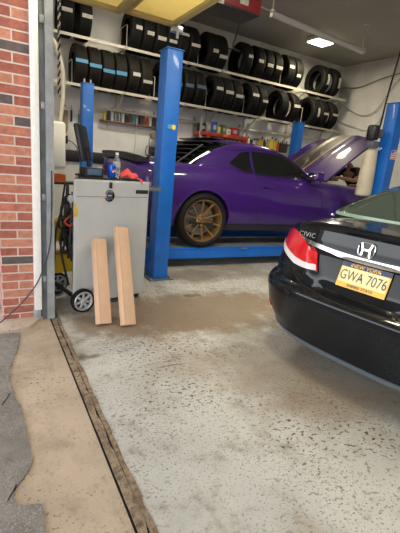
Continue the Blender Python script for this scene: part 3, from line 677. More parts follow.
# spoiler, tail lamps, bumpers, grille
w = MB()
prof = [(-.02, 0), (.16, .012), (.15, .05), (.0, .085), (-.04, .08)]
vs = []
for k in range(13):
    b = -1 + k / 6; l = .80 * b; u0 = .05 + .10 * abs(b) ** 3
    vs += [(u0 + a, l, 1.055 - .03 * abs(b) ** 4 + h) for a, h in prof]
w.add(vs, [[i * 5 + k, i * 5 + (k + 1) % 5, (i + 1) * 5 + (k + 1) % 5, (i + 1) * 5 + k] for i in range(12) for k in range(5)] + [[0, 1, 2, 3, 4], [64, 63, 62, 61, 60]])
w.build('spoiler', M['black_plastic'], t)
for sg in (1, -1):
    cb_.patch(MB(), [(.12, .64), (.60, .64)], [(.12, .80), (.60, .80)], sg, .008, .01, 12, 3).build('tail_lamp', M['red_lens'], t)
    w = MB().lathe([(.085, 0), (.10, .02), (.10, .05), (0, .05)], 24, 'x', (4.90, sg * .58, .68)); w.build('headlamp', M['white_lens'], t)
w = MB()
for sg in (1, -1): cb_.patch(w, [(2.55, .55), (3.0, .55)], [(2.55, .80), (3.0, .80)], sg, .006, .01, 10, 3)
w.build('grille', M['black_plastic'], t)
# open engine bay
eb = MB()
eb.box((4.0, 0, .705), (1.44, 1.33, .02)); eb.box((3.285, 0, .83), (.02, 1.33, .26)); eb.box((4.715, 0, .80), (.02, 1.33, .20))
for sg in (1, -1): eb.box((4.0, sg * .66, .82), (1.44, .02, .25))
eb.build('engine_bay', M['machine_dark'], t)
en = empty('engine', t, (3.95, 0, .80))
MB().box((0, 0, 0), (.62, .52, .16), .03).build('engine_cover', M['black_plastic'], en)
w = MB(); w.tube(smooth_path([(.25, -.25, .03), (.4, -.3, .1), (.55, -.45, .06)]), .045, 10); w.build('intake_pipe', M['grey_plastic'], en)
w = MB(); w.box((-.45, .45, .02), (.26, .18, .18), .015); w.build('battery', M['black_plastic'], en)
w = MB(); w.tube([(.75, -.1, .16), (.10, -.52, .16)], .016, 8); w.build('strut_brace', M['orange'], en)
# hood, hinged at the cowl
hd = empty('hood', t, (3.20, 0, 1.00), (0, radians(-37), 0))
HL = 1.30
def hz(p, b): return .05 * (1 - b * b) * (1 - .4 * p) - .06 * p ** 3 + .02 * math.exp(-((abs(b) - .38) / .1) ** 2) * (1 if .0 < p < .95 else .5)
def hw(p): return .80 - .05 * p - .10 * max(0, p - .86) / .14
def hood_grid(b0, b1, dz, nb, thick):
    vs = []
    n = 18
    for i in range(n + 1):
        p = i / n
        for k in range(nb + 1):
            b = b0 + (b1 - b0) * k / nb; L_ = HL + .10 * (1 - b * b)
            vs.append((p * L_, b * hw(p), hz(p, b) + dz))
    K = len(vs); w_ = nb + 1
    vs += [(x, y, z - thick) for x, y, z in vs]
    fs = [[i * w_ + k, (i + 1) * w_ + k, (i + 1) * w_ + k + 1, i * w_ + k + 1] for i in range(n) for k in range(nb)]
    fs += [[a + K for a in f][::-1] for f in fs]
    rim = [(i * w_, (i + 1) * w_) for i in range(n)] + [(n * w_ + k, n * w_ + k + 1) for k in range(nb)] + [((i + 1) * w_ + nb, i * w_ + nb) for i in range(n)] + [(k + 1, k) for k in range(nb)]
    fs += [[a, b, b + K, a + K] for a, b in rim]
    return vs, fs
MB().add(*hood_grid(-1, 1, 0, 32, .03)).build('hood_panel', M['purple'], hd)
for b0 in (-.12,):
    MB().add(*hood_grid(b0, b0 + .60, .003, 12, .005)).build('hood_stripe', M['stripe_dark'], hd)
    for bb in (b0 - .035, b0 + .60): MB().add(*hood_grid(bb, bb + .035, .003, 2, .005)).build('gold_pinstripe', M['stripe_gold'], hd)
w = MB()
for sg in (1, -1): w.tube([(.02, sg * .66, -.03), (-.02, sg * .66, -.06)], .02, 6)
w.build('hood_hinge', M['machine_dark'], hd)
w = MB()
w.tube([(.45, .7, -.03), (.52, .7, -.28)], .01, 6)
w.build('gas_strut', M['machine_dark'], hd)

# ---------------------------------------------------------------- four-post lift
t = thing('car_lift', 'blue four-post car lift carrying the purple car', 'car lift', (1.75, 4.0, 0))
LO = Vector((1.75, 4.0, 0))
def post(x, y, top, dx=.18, dy=.20):
    o = empty('post', t, Vector((x, y, 0)) - LO)
    MB().box((0, 0, top / 2 + .008), (dx, dy, top - .016), .012).build('column', M['blue'], o)
    MB().box((0, 0, top + .003), (dx + .012, dy + .012, .012), .002).build('top_plate', M['blue'], o)
    MB().box((0, 0, .008), (dx + .12, dy + .10, .016), .003).build('base_plate', M['grey_plastic'], o)
    w = MB()
    for a in (-1, 1):
        for b in (-1, 1): w.lathe([(0, .03), (.011, .03), (.012, .016)], 8, 'z', (a * (dx / 2 + .035), b * (dy / 2 + .03), 0))
    w.build('anchor_bolt', M['steel'], o)
    return o
p1 = post(1.78, 4.04, 2.45)
MB().tube([(.075, .03, 2.45), (.075, .03, 2.485)], .018, 10).build('rod_nut', M['rack'], p1)
MB().box((-.012, -.105, 1.705), (.05, .004, .045), 0).build('blue_label', M['sticker_blue'], p1)
MB().lathe([(0, -.104), (.026, -.104), (.026, -.101)], 24, 'y', (.034, 0, 1.705)).build('round_label', M['can_yellow'], p1)
p2 = post(1.56, 6.83, 2.43)
w = MB()
for dx in (-.05, .05): w.tube([(dx, -.02, 2.43), (dx, -.02, 2.50)], .012, 8)
w.build('rod_nut', M['rack'], p2)
p3 = post(6.15, 6.82, 2.43)
p4 = post(5.28, 3.86, 2.45)
fl = MB(); fl.box((.02, -.102, 1.75), (.12, .003, .13)); fo = fl.build('decal', M['white'], p4)
fl = MB()
for i in range(5): fl.box((.02, -.1045, 1.70 + i * .025), (.118, .002, .011))
fl.build('decal_stripes', M['can_red'], fo)
MB().box((-.015, -.1047, 1.79), (.045, .002, .045)).build('decal_canton', M['blue_plastic'], fo)
# runways
for (yc, nm) in ((4.60, 'near'), (6.02, 'far')):
    r = empty('runway', t, Vector((3.65, yc, 0)) - LO, (0, 0, radians(-2.0)))
    w = MB(); w.box((0, -.29, .205), (4.45, .03, .155), .006); w.box((0, .29, .205), (4.45, .03, .155), .006); w.build('side_rail', M['blue'], r)
    w = MB(); w.box((0, -.310, .268), (4.45, .012, .016), .003); w.build('rail_flange', M['blue'], r)
    MB().box((0, 0, .268), (4.45, .56, .03), .004).build('deck', M['runway'], r)
    w = MB(); w.box((2.3, 0, .30), (.06, .56, .12), .008); w.build('wheel_stop', M['blue'], r)
for x in (1.78, 5.60):
    w = MB().box((x - LO.x, 5.43 - LO.y, .085), (.14, 2.7, .10), .008); w.build('cross_beam', M['blue'], t)
w = MB().box((3.2 - LO.x, 4.60 - .33 - LO.y + .03, .262), (.10, .05, .012), .003); w.build('rail_bracket', M['steel'], t)
# power unit on the near front post: motor, pump, milky reservoir, conduit
pu = empty('power_unit', t, Vector((5.28, 3.86, 0)) - LO)
MB().lathe([(0, 1.93), (.075, 1.93), (.085, 1.95), (.085, 2.10), (.07, 2.13), (0, 2.13)], 24, 'z', (-.27, .10, 0)).build('motor', M['black_plastic'], pu)
w = MB().box((-.23, .10, 1.865), (.15, .14, .10), .012); w.box((-.15, .10, 2.03), (.14, .10, .12), .01); w.build('pump_block', M['grey_plastic'], pu)
w = MB()
for a in (-.2, -.14): w.tube([(a, .06, 1.82), (a - .02, .02, 1.80), (a, .0, 1.83)], .012, 6)
w.build('hose_fitting', M['steel'], pu)
w = MB(); R_ = [(0, 1.12), (.10, 1.12), (.118, 1.14), (.112, 1.45), (.098, 1.70), (.088, 1.77), (.06, 1.80), (0, 1.80)]
w.lathe(R_, 28, 'z', (-.20, .12, 0)); w.build('oil_reservoir', M['white_tank'], pu)
w = MB(); w.tube(smooth_path([(-.12, .12, 2.12), (-.06, .14, 2.6), (.02, .14, 3.2), (.10, .14, 4.04)]), .013, 8); w.build('conduit', M['black_plastic'], pu)

# ---------------------------------------------------------------- mechanic
def skin_mesh(name, nodes, edges, mat_, parent, sub=2):
    me = bpy.data.meshes.new(name); me.from_pydata([n[0] for n in nodes], edges, []); me.update()
    o = bpy.data.objects.new(name, me); COL.objects.link(o)
    md = o.modifiers.new('s', 'SKIN'); md.use_smooth_shade = True
    if not me.skin_vertices: me.attributes if False else None
    sv = me.skin_vertices[0].data
    for i, n in enumerate(nodes):
        r = n[1]; sv[i].radius = r if isinstance(r, tuple) else (r, r); sv[i].use_root = (i == 0)
    sd = o.modifiers.new('d', 'SUBSURF'); sd.levels = sub; sd.render_levels = sub
    m2 = evald(o); o.modifiers.clear(); o.data = m2; m2.materials.clear(); m2.materials.append(mat_); finish(m2, 0)
    m2.polygons.foreach_set('use_smooth', [True] * len(m2.polygons))
    o.parent = parent; return o
PX = Vector((6.72, 5.33, 0))
mech = thing('person', 'person in a dark short-sleeved shirt leaning over the engine under the raised purple hood', 'person', PX, 0); mech.scale = (1.04, 1.04, 1.04)
# local: person faces -X
J = {'pelvis': (0, 0, .98), 'waist': (-.13, 0, 1.13), 'chest': (-.34, 0, 1.36), 'neck': (-.44, 0, 1.53), 'headb': (-.48, 0, 1.59),
     'shL': (-.37, -.20, 1.45), 'elL': (-.60, -.31, 1.27), 'wrL': (-.88, -.20, 1.30), 'shR': (-.37, .20, 1.45), 'elR': (-.58, .31, 1.26), 'wrR': (-.86, .10, 1.28),
     'hiL': (.0, -.10, .92), 'knL': (-.03, -.11, .50), 'anL': (.04, -.11, .09), 'toL': (-.13, -.12, .04), 'hiR': (.0, .10, .92), 'knR': (.0, .12, .50), 'anR': (.06, .12, .09), 'toR': (-.11, .13, .04)}
names = list(J); ix = {k: i for i, k in enumerate(names)}
rad = {'pelvis': (.14, .10), 'waist': (.13, .095), 'chest': (.155, .11), 'neck': .055, 'headb': .055, 'shL': .06, 'elL': .042, 'wrL': .029, 'shR': .06, 'elR': .042, 'wrR': .029,
       'hiL': .085, 'knL': .058, 'anL': .042, 'toL': .036, 'hiR': .085, 'knR': .058, 'anR': .042, 'toR': .036}
ed = [('pelvis', 'waist'), ('waist', 'chest'), ('chest', 'neck'), ('neck', 'headb'), ('chest', 'shL'), ('shL', 'elL'), ('elL', 'wrL'), ('chest', 'shR'), ('shR', 'elR'), ('elR', 'wrR'),
      ('pelvis', 'hiL'), ('hiL', 'knL'), ('knL', 'anL'), ('anL', 'toL'), ('pelvis', 'hiR'), ('hiR', 'knR'), ('knR', 'anR'), ('anR', 'toR')]
nodes = [(J[k], rad[k]) for k in names]; edges = [(ix[a], ix[b]) for a, b in ed]
for wr, sgn in (('wrL', 1), ('wrR', -1)):
    w0 = Vector(J[wr]); palm = w0 + Vector((-.075, 0, -.005)); nodes.append((tuple(palm), (.036, .020))); ip = len(nodes) - 1; edges.append((ix[wr], ip))
    for k, (dy, ln) in enumerate(((-.030, .070), (-.010, .082), (.010, .076), (.030, .060))):
        a = palm + Vector((-.030, dy * 1.0, 0)); b = palm + Vector((-.03 - ln * .6, dy * 1.15, -.012)); c_ = palm + Vector((-.03 - ln * .8, dy * 1.15, -.045))
        i0 = len(nodes); nodes += [(tuple(a), .010), (tuple(b), .0085), (tuple(c_), .007)]; edges += [(ip, i0), (i0, i0 + 1), (i0 + 1, i0 + 2)]
    i0 = len(nodes); nodes += [(tuple(palm + Vector((.0, sgn * .045, -.012))), .012), (tuple(palm + Vector((-.04, sgn * .062, -.03))), .010)]; edges += [(ip, i0), (i0, i0 + 1)]
body_o = skin_mesh('body', nodes, edges, M['skin'], mech)
# head shaped on a sphere grid, joined into the body mesh
def head_pts():
    mb = MB(); nu, nv = 28, 20; vs = []
    for i in range(nv + 1):
        ph = pi * i / nv
        for k in range(nu):
            th = 2 * pi * k / nu; x, y, z = sin(ph) * cos(th), sin(ph) * sin(th), cos(ph)
            X = x * .095; Y = y * .076; Z = z * .118
            if z < 0: X *= 1 - .12 * z * z; Y *= 1 - .28 * z * z
            fx = -x  # face towards -x
            if fx > 0:
                X -= .022 * math.exp(-(y / .16) ** 2 - ((z + .12) / .13) ** 2)            # nose
                X += .012 * (math.exp(-((abs(y) - .36) / .16) ** 2 - ((z - .06) / .10) ** 2))  # eye sockets
                X -= .006 * math.exp(-(y / .3) ** 2 - ((z + .42) / .06) ** 2)               # lips
                X -= .010 * math.exp(-(y / .3) ** 2 - ((z + .72) / .12) ** 2)               # chin
            vs.append((X, Y, Z))
    fs = [[i * nu + k, i * nu + (k + 1) % nu, (i + 1) * nu + (k + 1) % nu, (i + 1) * nu + k] for i in range(nv) for k in range(nu)]
    return vs, fs
hc = Vector((-.535, 0, 1.685)); HR = (Matrix.Translation(hc) @ Matrix.Rotation(radians(-28), 4, 'Y') @ Matrix.Rotation(radians(20), 4, 'Z'))
hv, hf = head_pts()
bm = bmesh.new(); bm.from_mesh(body_o.data)
def bm_add(vs, fs):
    nv = [bm.verts.new(HR @ Vector(v)) for v in vs]
    for f in fs:
        try: bm.faces.new([nv[i] for i in f]).smooth = True
        except ValueError: pass
bm_add(hv, hf)
for sg in (1, -1):   # ears
    e = MB().lathe([(0, -.008), (.022, -.006), (.028, .002), (.018, .006), (0, .003)], 14, 'y', (0.01, sg * .078, -.005)); bm_add(e.v, e.f)
bmesh.ops.remove_doubles(bm, verts=bm.verts, dist=1e-5); bmesh.ops.recalc_face_normals(bm, faces=bm.faces)
bm.to_mesh(body_o.data); bm.free()
w = MB()
for sg in (1, -1): w.lathe([(0, .011), (.008, .008), (.011, 0), (0, -.01)], 12, 'x', (-.085, sg * .029, .007), T=None)
eo = w.build('eyes', M['white'], mech); eo.data.transform(HR)
cap_v = [Vector((x * 1.06 + .006, y * 1.07, z * 1.05 + .004)) for x, y, z in hv]
capf = [f for f in hf if all(hv[i][2] > -.02 and (hv[i][0] > -.045 or hv[i][2] > .060) for i in f)]
w = MB(); w.add([HR @ v for v in cap_v], capf); w.build('hair', M['hair'], mech)
cl = [('pelvis', (.155, .115)), ('waist', (.15, .112)), ('chest', (.20, .15)), ('neck', .07), ('shL', .085), ('shR', .078)]
cn = [(J[k], r) for k, r in cl]; sl = Vector(J['shL']).lerp(Vector(J['elL']), .75); sr = Vector(J['shR']).lerp(Vector(J['elR']), .75)
cn += [(tuple(sl), .066), (tuple(sr), .066)]
cn[3] = (tuple(Vector(J['chest']).lerp(Vector(J['neck']), .75)), .075)
skin_mesh('shirt', cn, [(0, 1), (1, 2), (2, 3), (2, 4), (2, 5), (4, 6), (5, 7)], M['shirt'], mech)
tn_ = [((0, 0, 1.0), (.16, .118)), (J['hiL'], .105), (J['knL'], .078), ((.04, -.11, .12), .07), (J['hiR'], .105), (J['knR'], .078), ((.06, .12, .12), .07)]
skin_mesh('trousers', tn_, [(0, 1), (1, 2), (2, 3), (0, 4), (4, 5), (5, 6)], M['trousers'], mech)
for k in ('L', 'R'):
    a = Vector(J['an' + k]); w = MB(); w.box((a.x - .06, a.y, .045), (.28, .105, .09), .035, seg=3); w.box((a.x, a.y, .11), (.11, .10, .10), .03, seg=3); w.build('boot', M['black_plastic'], mech)
tool = MB(); h0 = PX + 1.04 * (Vector(J['wrL']) + Vector((-.11, 0, -.035))); tool.tube([h0 + Vector((.0, -.07, -.01)), h0 + Vector((0, .07, -.02)), h0 + Vector((-.01, .15, -.02))], [.016, .017, .02], 10)
tag(tool.build('ratchet_wrench', M['black_plastic']), "dark wrench gripped in the leaning person's hand over the engine", 'tool')

# ---------------------------------------------------------------- grey service machine
mp0 = Vector((0.640, 3.228, 0)); myaw = math.atan2(.178, .726)
t = thing('service_machine', 'tall grey wheeled service cabinet standing by the door track', 'machine', mp0, myaw)
MW, MD, MH = 0.755, 0.50, 1.145
def rounded(pts, r, k=4):
    out = []
    for i, p in enumerate(pts):
        p = Vector(p); a = (Vector(pts[i - 1]) - p).normalized(); c = (Vector(pts[(i + 1) % len(pts)]) - p).normalized()
        for j in range(k + 1):
            f = j / k; out.append(tuple(p + a * r * (1 - f) ** 2 + c * r * f ** 2))
    return out
bm = MB(); bm.prism(rounded([(0, 0), (MW, 0), (MW, MD), (.25, MD)], .03), lambda a, c, z: (a, c, z), .055, MH)
b = bm.build('cabinet', M['machine'], t)
md = b.modifiers.new('bevel', 'BEVEL'); md.width = .014; md.segments = 2; md.limit_method = 'ANGLE'; md.angle_limit = radians(50)
w = MB(); w.box((MW / 2, -.0005, 1.005), (MW - .05, .003, .004)); w.build('panel_seam', M['grey_plastic'], b)
MB().box((MW - .09, -.001, 1.055), (.135, .006, .034), .004).build('side_handle', M['machine_dark'], t)
bm = MB(); bm.prism(rounded([(.05, .03), (MW - .05, .03), (MW - .05, MD - .03), (.27, MD - .03)], .02), lambda a, c, z: (a, c, z), MH - .002, MH + .016); bm.build('top_mat', M['machine_dark'], t)
w = MB(); w.lathe([(0, -.012), (.032, -.012), (.036, -.010), (.050, -.010), (.052, 0)], 36, 'y', (.325, 0, 1.015)); o = w.build('round_dial', M['chrome'], t)
w = MB(); w.lathe([(0, -.014), (.030, -.0135), (.031, -.012)], 30, 'y', (.325, 0, 1.015)); w.build('dial_face', M['plate_navy'], o)
MB().box((.325, -.014, 1.018), (.034, .002, .006)).build('dial_mark', M['white'], o)
MB().box((.335, -.008, 1.105), (.022, .02, .05), .004).build('clip', M['machine_dark'], t)
w = MB(); w.add([(.012, -.002, .98), (.045, -.003, .90), (.045, -.003, .83), (.012, -.002, .83)], [[0, 1, 2, 3]]); w.add([(.012, -.0035, .90), (.028, -.004, .87), (.028, -.004, .845), (.012, -.0035, .845)], [[0, 1, 2, 3]], 1)
w = MB(); w.prism([(.010, .96), (.040, .90), (.040, .84), (.010, .84)], lambda a, bb, d: (a, d, bb), -.0025, .001); w.build('warning_label', M['yellow'], t)
w = MB().box((MW + .06, .18, 1.075), (.16, .34, .02), .006); w.box((MW + .145, .18, 1.08), (.025, .30, .035), .008); w.build('side_tray', M['grey_plastic'], t)
for (x, y, m_, nm) in ((.078, -.035, M['hub'], 'a'), (.085, MD + .02, M['hub'], 'b')):
    o = empty('wheel', t, (x, y, .105))
    MB().lathe([(.086, -.022), (.092, -.026), (.103, -.020), (.106, -.008), (.106, .008), (.103, .020), (.092, .026), (.086, .022)], 40, 'y', closed=True).build('tyre', M['rubber'], o)
    w = MB(); w.lathe([(.088, -.022), (.080, -.029), (.070, -.024), (.066, -.012), (.066, .018), (.086, .020)], 40, 'y')
    for k in range(7):
        a = 2 * pi * k / 7; w.box((.045 * sin(a), -.016, .045 * cos(a)), (.024, .014, .046), .004, Matrix.Rotation(a, 3, 'Y'))
    w.lathe([(0, -.028), (.018, -.028), (.026, -.022), (.028, -.010), (0, -.010)], 24, 'y'); w.build('hubcap', m_, o)
    MB().lathe([(0, .0), (.066, .0), (.066, .006), (0, .006)], 30, 'y').build('wheel_disc', M['machine_dark'], o)
for x, y in ((MW - .06, .06), (MW - .06, MD - .06)):
    o = empty('caster', t, (x, y, .03)); MB().lathe([(0, -.012), (.028, -.012), (.030, 0), (.028, .012), (0, .012)], 20, 'y').build('caster_wheel', M['machine_dark'], o)
    MB().box((0, 0, .028), (.04, .035, .02), .004).build('caster_fork', M['grey_plastic'], o)
for z0, z1 in ((.27, .45), (.57, .75)): MB().box((.07, .40, (z0 + z1) / 2), (.26, .20, z1 - z0), .015).build('yellow_tray', M['yellow'], t)
MB().box((.12, .44, 1.075), (.26, .14, .02), .004).build('rear_shelf', M['machine_dark'], t)
w = MB(); w.box((.02, .50, .56), (.03, .03, 1.02), .004); w.build('rear_upright', M['machine_dark'], t)
w = MB(); w.box((.06, .26, .105), (.03, .58, .03), .004); w.build('axle_bar', M['machine_dark'], t)
# coiled hoses on its back
ho = empty('hose_set', t, (.015, .20, 0))
for i, (pts, r) in enumerate((([(.05, .0, 1.0), (-.02, -.05, .8), (-.04, -.02, .55), (-.02, -.06, .35), (.02, -.05, .2)], .010),
                    ([(.05, -.08, .92), (-.05, -.12, .78), (-.08, -.10, .60), (-.03, -.14, .52), (.0, -.1, .62), (-.06, -.12, .72)], .009),
                    ([(.04, .05, .98), (-.07, .0, .7), (-.10, -.02, .42), (-.16, -.05, .30)], .009),
                    ([(.03, -.14, 1.02), (-.02, -.16, .75), (.0, -.15, .45), (-.03, -.16, .62), (.01, -.15, .8)], .008),
                    ([(.04, -.1, .85), (-.09, -.14, .82), (-.10, -.14, .74), (.0, -.12, .72), (.03, -.1, .8)], .010),
                    ([(.02, -.16, .98), (.0, -.17, .6), (.01, -.16, .25)], .008))):
    MB().tube(smooth_path(pts), r, 8).build('hose', M['black_plastic'], ho)
for i in range(9):
    x0 = random.uniform(.03, .08); y0 = random.uniform(-.12, .14); z1 = random.uniform(.42, .66); z0 = random.uniform(.95, 1.10)
    pts = [(x0, y0, z0), (x0 - random.uniform(0, .03), y0 + random.uniform(-.04, .04), .82), (x0 + random.uniform(-.03, .03), y0 + random.uniform(-.05, .05), .62), (x0 + random.uniform(-.04, .02), y0, z1), (x0 + .03, y0 + .03, z1 + .06), (x0 + .02, y0 + .02, z1 + .3)]
    MB().tube(smooth_path(pts), random.choice((.007, .009, .010)), 8).build('hose', M['black_plastic'], ho)
MB().tube(smooth_path([(.03, -.13, .86), (-.07, -.17, .80), (-.03, -.17, .76), (.02, -.15, .79)]), .009, 8).build('red_hose', M['red_steel'], ho)['label'] = 'red hose among the black ones'
MB().lathe([(0, -.012), (.028, -.012), (.03, 0), (0, .012)], 20, 'y', (-.02, -.17, .985)).build('gauge', M['hub'], ho)
MB().box((-.02, -.1, .9), (.03, .05, .06), .008).build('hose_hanger', M['machine_dark'], ho)
# things on the machine
Tm = Matrix.Translation(mp0) @ Matrix.Rotation(myaw, 4, 'Z')
def on_m(x, y, z=MH + .016): return tuple(Tm @ Vector((x, y, z)))
mo = thing('monitor', 'dark computer monitor turned sideways on top of the grey machine', 'monitor', on_m(.20, .24), myaw + radians(180 + 52))
MB().box((0, 0, .27), (.35, .035, .30), .010, Matrix.Rotation(radians(12), 3, 'X')).build('screen_housing', M['grey_plastic'] if False else M['black_plastic'], mo)
MB().box((0, -.0195, .272), (.32, .004, .26), .001, Matrix.Rotation(radians(12), 3, 'X')).build('screen', M['glass_dark'], mo)
w = MB(); w.tube([(0, .03, .0), (0, .05, .10), (0, .03, .24)], .018, 8); w.build('stand_neck', M['black_plastic'], mo)
MB().box((0, .02, .008), (.18, .14, .016), .006).build('stand_base', M['black_plastic'], mo)
kb = thing('control_unit', 'low black control box in front of the monitor on the grey machine', 'electronic device', on_m(.20, .085), myaw)
MB().box((0, 0, .04), (.17, .11, .08), .008).build('housing', M['black_plastic'], kb)
MB().box((0, -.056, .045), (.13, .004, .05), .001).build('display', M['sticker_navy'], kb)
cn_ = thing('soda_can', 'blue soda can beside the water bottle on the grey machine', 'can', on_m(.395, .09))
MB().lathe([(0, .002), (.024, .0), (.033, .012), (.033, .105), (.027, .120), (.025, .122), (.024, .119), (0, .118)], 32, 'z').build('can_body', M['can_blue'], cn_)
w = MB(); a0 = radians(-62)
vs = []
for i in range(9):
    for j in range(9):
        u = -1 + i / 4; v = -1 + j / 4; k = max(abs(u), abs(v)) / max(math.hypot(u, v), 1e-6); u *= k; v *= k
        a = a0 + u * .62; vs.append((.0336 * cos(a), .0336 * sin(a), .06 + v * .021))
w.add(vs, [[i * 9 + j, (i + 1) * 9 + j, (i + 1) * 9 + j + 1, i * 9 + j + 1] for i in range(8) for j in range(8)])
gl = w.build('round_logo', [M['white'], M['can_red'], M['can_blue']], cn_)
for p in gl.data.polygons:
    z = p.center.z - .06 - .004 * sin((math.atan2(p.center.y, p.center.x) - a0) * 5); p.material_index = 1 if z > .005 else (0 if z > -.005 else 2)
MB().box((.0, .008, .1205), (.012, .02, .002), 0).build('pull_tab', M['steel'], cn_)
wb = thing('water_bottle', 'clear plastic water bottle standing beside the blue soda can', 'bottle', on_m(.468, .13))
MB().lathe([(0, .004), (.026, .0), (.032, .008), (.031, .03), (.033, .04), (.031, .055), (.033, .07), (.033, .135), (.030, .155), (.016, .185), (.013, .195), (.013, .205), (0, .205)], 32, 'z').build('bottle_body', M['clear'], wb)
MB().lathe([(.0338, .095), (.0342, .096), (.0342, .142), (.0328, .143)], 32, 'z').build('bottle_label', M['sticker_white'], wb)
MB().lathe([(0, .222), (.013, .222), (.0145, .219), (.0145, .203), (.012, .203)], 20, 'z').build('bottle_cap', M['white'], wb)
# red cloth
w = MB(); n = 16; vs = []
for i in range(n + 1):
    for j in range(n + 1):
        u = -1 + 2 * i / n; v = -1 + 2 * j / n
        x = .10 * u * (1 - .25 * v * v) ; y = .085 * v * (1 - .2 * u * u)
        z = .058 * math.exp(-(u * u + v * v) * 1.6) + .016 * sin(5 * u + 2) * cos(4 * v) + .012 * sin(9 * v + 3 * u) + .012
        vs.append((x, y, max(z, .003)))
vs[0:1] = vs[0:1]
K = len(vs); fs = [[i * (n + 1) + j, (i + 1) * (n + 1) + j, (i + 1) * (n + 1) + j + 1, i * (n + 1) + j + 1] for i in range(n) for j in range(n)]
w.add(vs, fs); w.add([(.01, -.075, .012), (.09, -.085, .010), (.085, -.118, .004), (.075, -.13, -.045), (.05, -.118, .003)], [[0, 1, 2, 4], [2, 3, 4]])
rc = w.build('shop_cloth', M['red_cloth']); md = rc.modifiers.new('t', 'SOLIDIFY'); md.thickness = .002
rc.location = on_m(.585, .125); rc.rotation_euler = (0, 0, myaw); tag(rc, 'crumpled red shop cloth on the grey machine beside the bottle', 'cloth')
# cardboard boxes leaning on it
def long_box(base, topc, w_, d_, yaw, label):
    base = Vector(base); topc = Vector(topc); L_ = (topc - base).length
    t = thing('cardboard_box', label, 'box', base, 0)
    zax = (topc - base).normalized(); xax = Vector((cos(yaw), sin(yaw), 0)); xax = (xax - zax * xax.dot(zax)).normalized(); yax = zax.cross(xax)
    Rm = Matrix((xax, yax, zax)).transposed().to_4x4()
    o = MB().box((0, 0, L_ / 2), (w_, d_, L_), .0025).build('carton', M['card'], t)
    w2 = MB(); w2.box((-w_ / 2 + .012, -d_ / 2 - .0006, L_ / 2), (.0025, .001, L_ - .01)); w2.build('flap_edge', M['card_edge'], o)
    o.matrix_local = Rm
    return t
long_box((0.822, 2.880, .012), (0.846, 3.205, .65), .108, .075, radians(15), 'shorter cardboard box leaning on the grey machine beside its wheel')
long_box((1.005, 2.800, .012), (1.050, 3.245, .74), .108, .075, radians(14), 'longer cardboard box leaning on the grey machine, further from its wheel')

ob = thing('parts_bin', 'orange plastic bin on the back corner of the grey machine, beside the door track', 'bin', on_m(.03, .44, 1.085), myaw)
w = MB(); w.box((0, 0, .006), (.15, .13, .012)); w.box((0, -.06, .035), (.15, .008, .06)); w.box((0, .06, .035), (.15, .008, .06)); w.box((-.07, 0, .035), (.008, .13, .06)); w.box((.07, 0, .035), (.008, .13, .06)); w.build('bin_body', M['orange'], ob)
# white wall cabinet and pipes inside the front wall
t = thing('wall_cabinet', 'white cabinet on the front wall just behind the door track', 'cabinet', (.36, 4.40, 1.17))
MB().box((.20, 0, .23), (.40, .40, .46), .03, seg=3).build('cabinet_body', M['white'], t)
MB().box((.20, -.203, .23), (.36, .006, .40), .002).build('cabinet_door', M['white'], t)
o = MB().tube(smooth_path([(.36, 4.45, 2.50), (.55, 4.45, 2.49), (.68, 4.44, 2.39), (.735, 4.42, 2.25), (.765, 4.41, 2.1), (.765, 4.41, 1.86), (.735, 4.41, 1.62)]), .021, 10).build('bent_pipe', M['rack'])
tag(o, 'bent white pipe curving from the front wall down to the white cabinet', 'pipe')
# twisted pull rope at the track
rp = thing('pull_rope', 'black and white twisted pull rope hanging behind the door track', 'rope', (.545, 3.30, 1.75))
for k in range(2):
    P = []
    for i in range(150):
        z = .0 + i * .0058; a = i * .62 + k * pi; P.append((.006 * cos(a), .006 * sin(a), z))
    MB().tube(P, .0062, 6).build('strand', M['white'] if k else M['can_black'], rp)
# hoses between trim and track
w = thing('air_hose', 'black air hoses hanging between the white trim and the door track', 'hose', (.415, 3.40, 1.4))
for i in range(3):
    dx = i * .022; MB().tube(smooth_path([(-.02 + dx, 0, -.12), (-.025 + dx, 0, .15), (-.01 + dx * .8, 0, .33), (.01 + dx * .3, 0, .42), (.05, 0, .45)]), .006, 8).build('hose', M['can_black'], w)
o = MB().tube(smooth_path([(.02, 3.02, .03), (.10, 3.05, .07), (.24, 3.085, .19), (.34, 3.085, .33), (.40, 3.10, .47), (.44, 3.10, .62), (.455, 3.11, .80), (.46, 3.115, 1.2)]), .005, 6).build('loose_cable', M['can_black'])
tag(o, 'thin black cable drooping across the brick pier to the ground', 'cable')

# ---------------------------------------------------------------- tyre racks
ZL, ZU = 2.465, 3.19
def rack(z, label, name):
    t = thing('tyre_rack', label, 'rack', (0.95, 7.15, z))
    L_ = 6.85
    w = MB(); w.prism([(-.02, -.045), (-.015, -.045), (-.015, -.005), (.03, -.005), (.03, 0), (-.02, 0)], lambda a, b_, x: (x, a, b_), 0, L_); w.build('front_rail', M['rack'], t, smooth=None)
    w = MB(); w.prism([(.33, -.045), (.335, -.045), (.335, -.005), (.38, -.005), (.38, 0), (.33, 0)], lambda a, b_, x: (x, a, b_), 0, L_); w.build('rear_rail', M['rack'], t, smooth=None)
    for x in (.12, 1.33, 2.55, 3.30, 4.30, 5.55, 6.75):
        o = MB(); o.box((x, .235, -.025), (.03, .51, .03)); o.tube([(x, .02, -.03), (x, .49, -.36)], .012, 6); o.box((x, .488, -.2), (.035, .02, .42)); o.build('bracket', M['rack'], t)
    for x in ((.435, 1.90, 3.0, 3.91, 4.50, 5.55) if z < 3 else (1.345, 2.75, 3.36, 4.785, 5.35)):
        MB().tube([(x, .01, -.02), (x, .01, .34), (x, .05, .36), (x, .36, .36), (x, .36, -.02)], .007, 6).build('divider_rod', M['rack'], t)
    return t
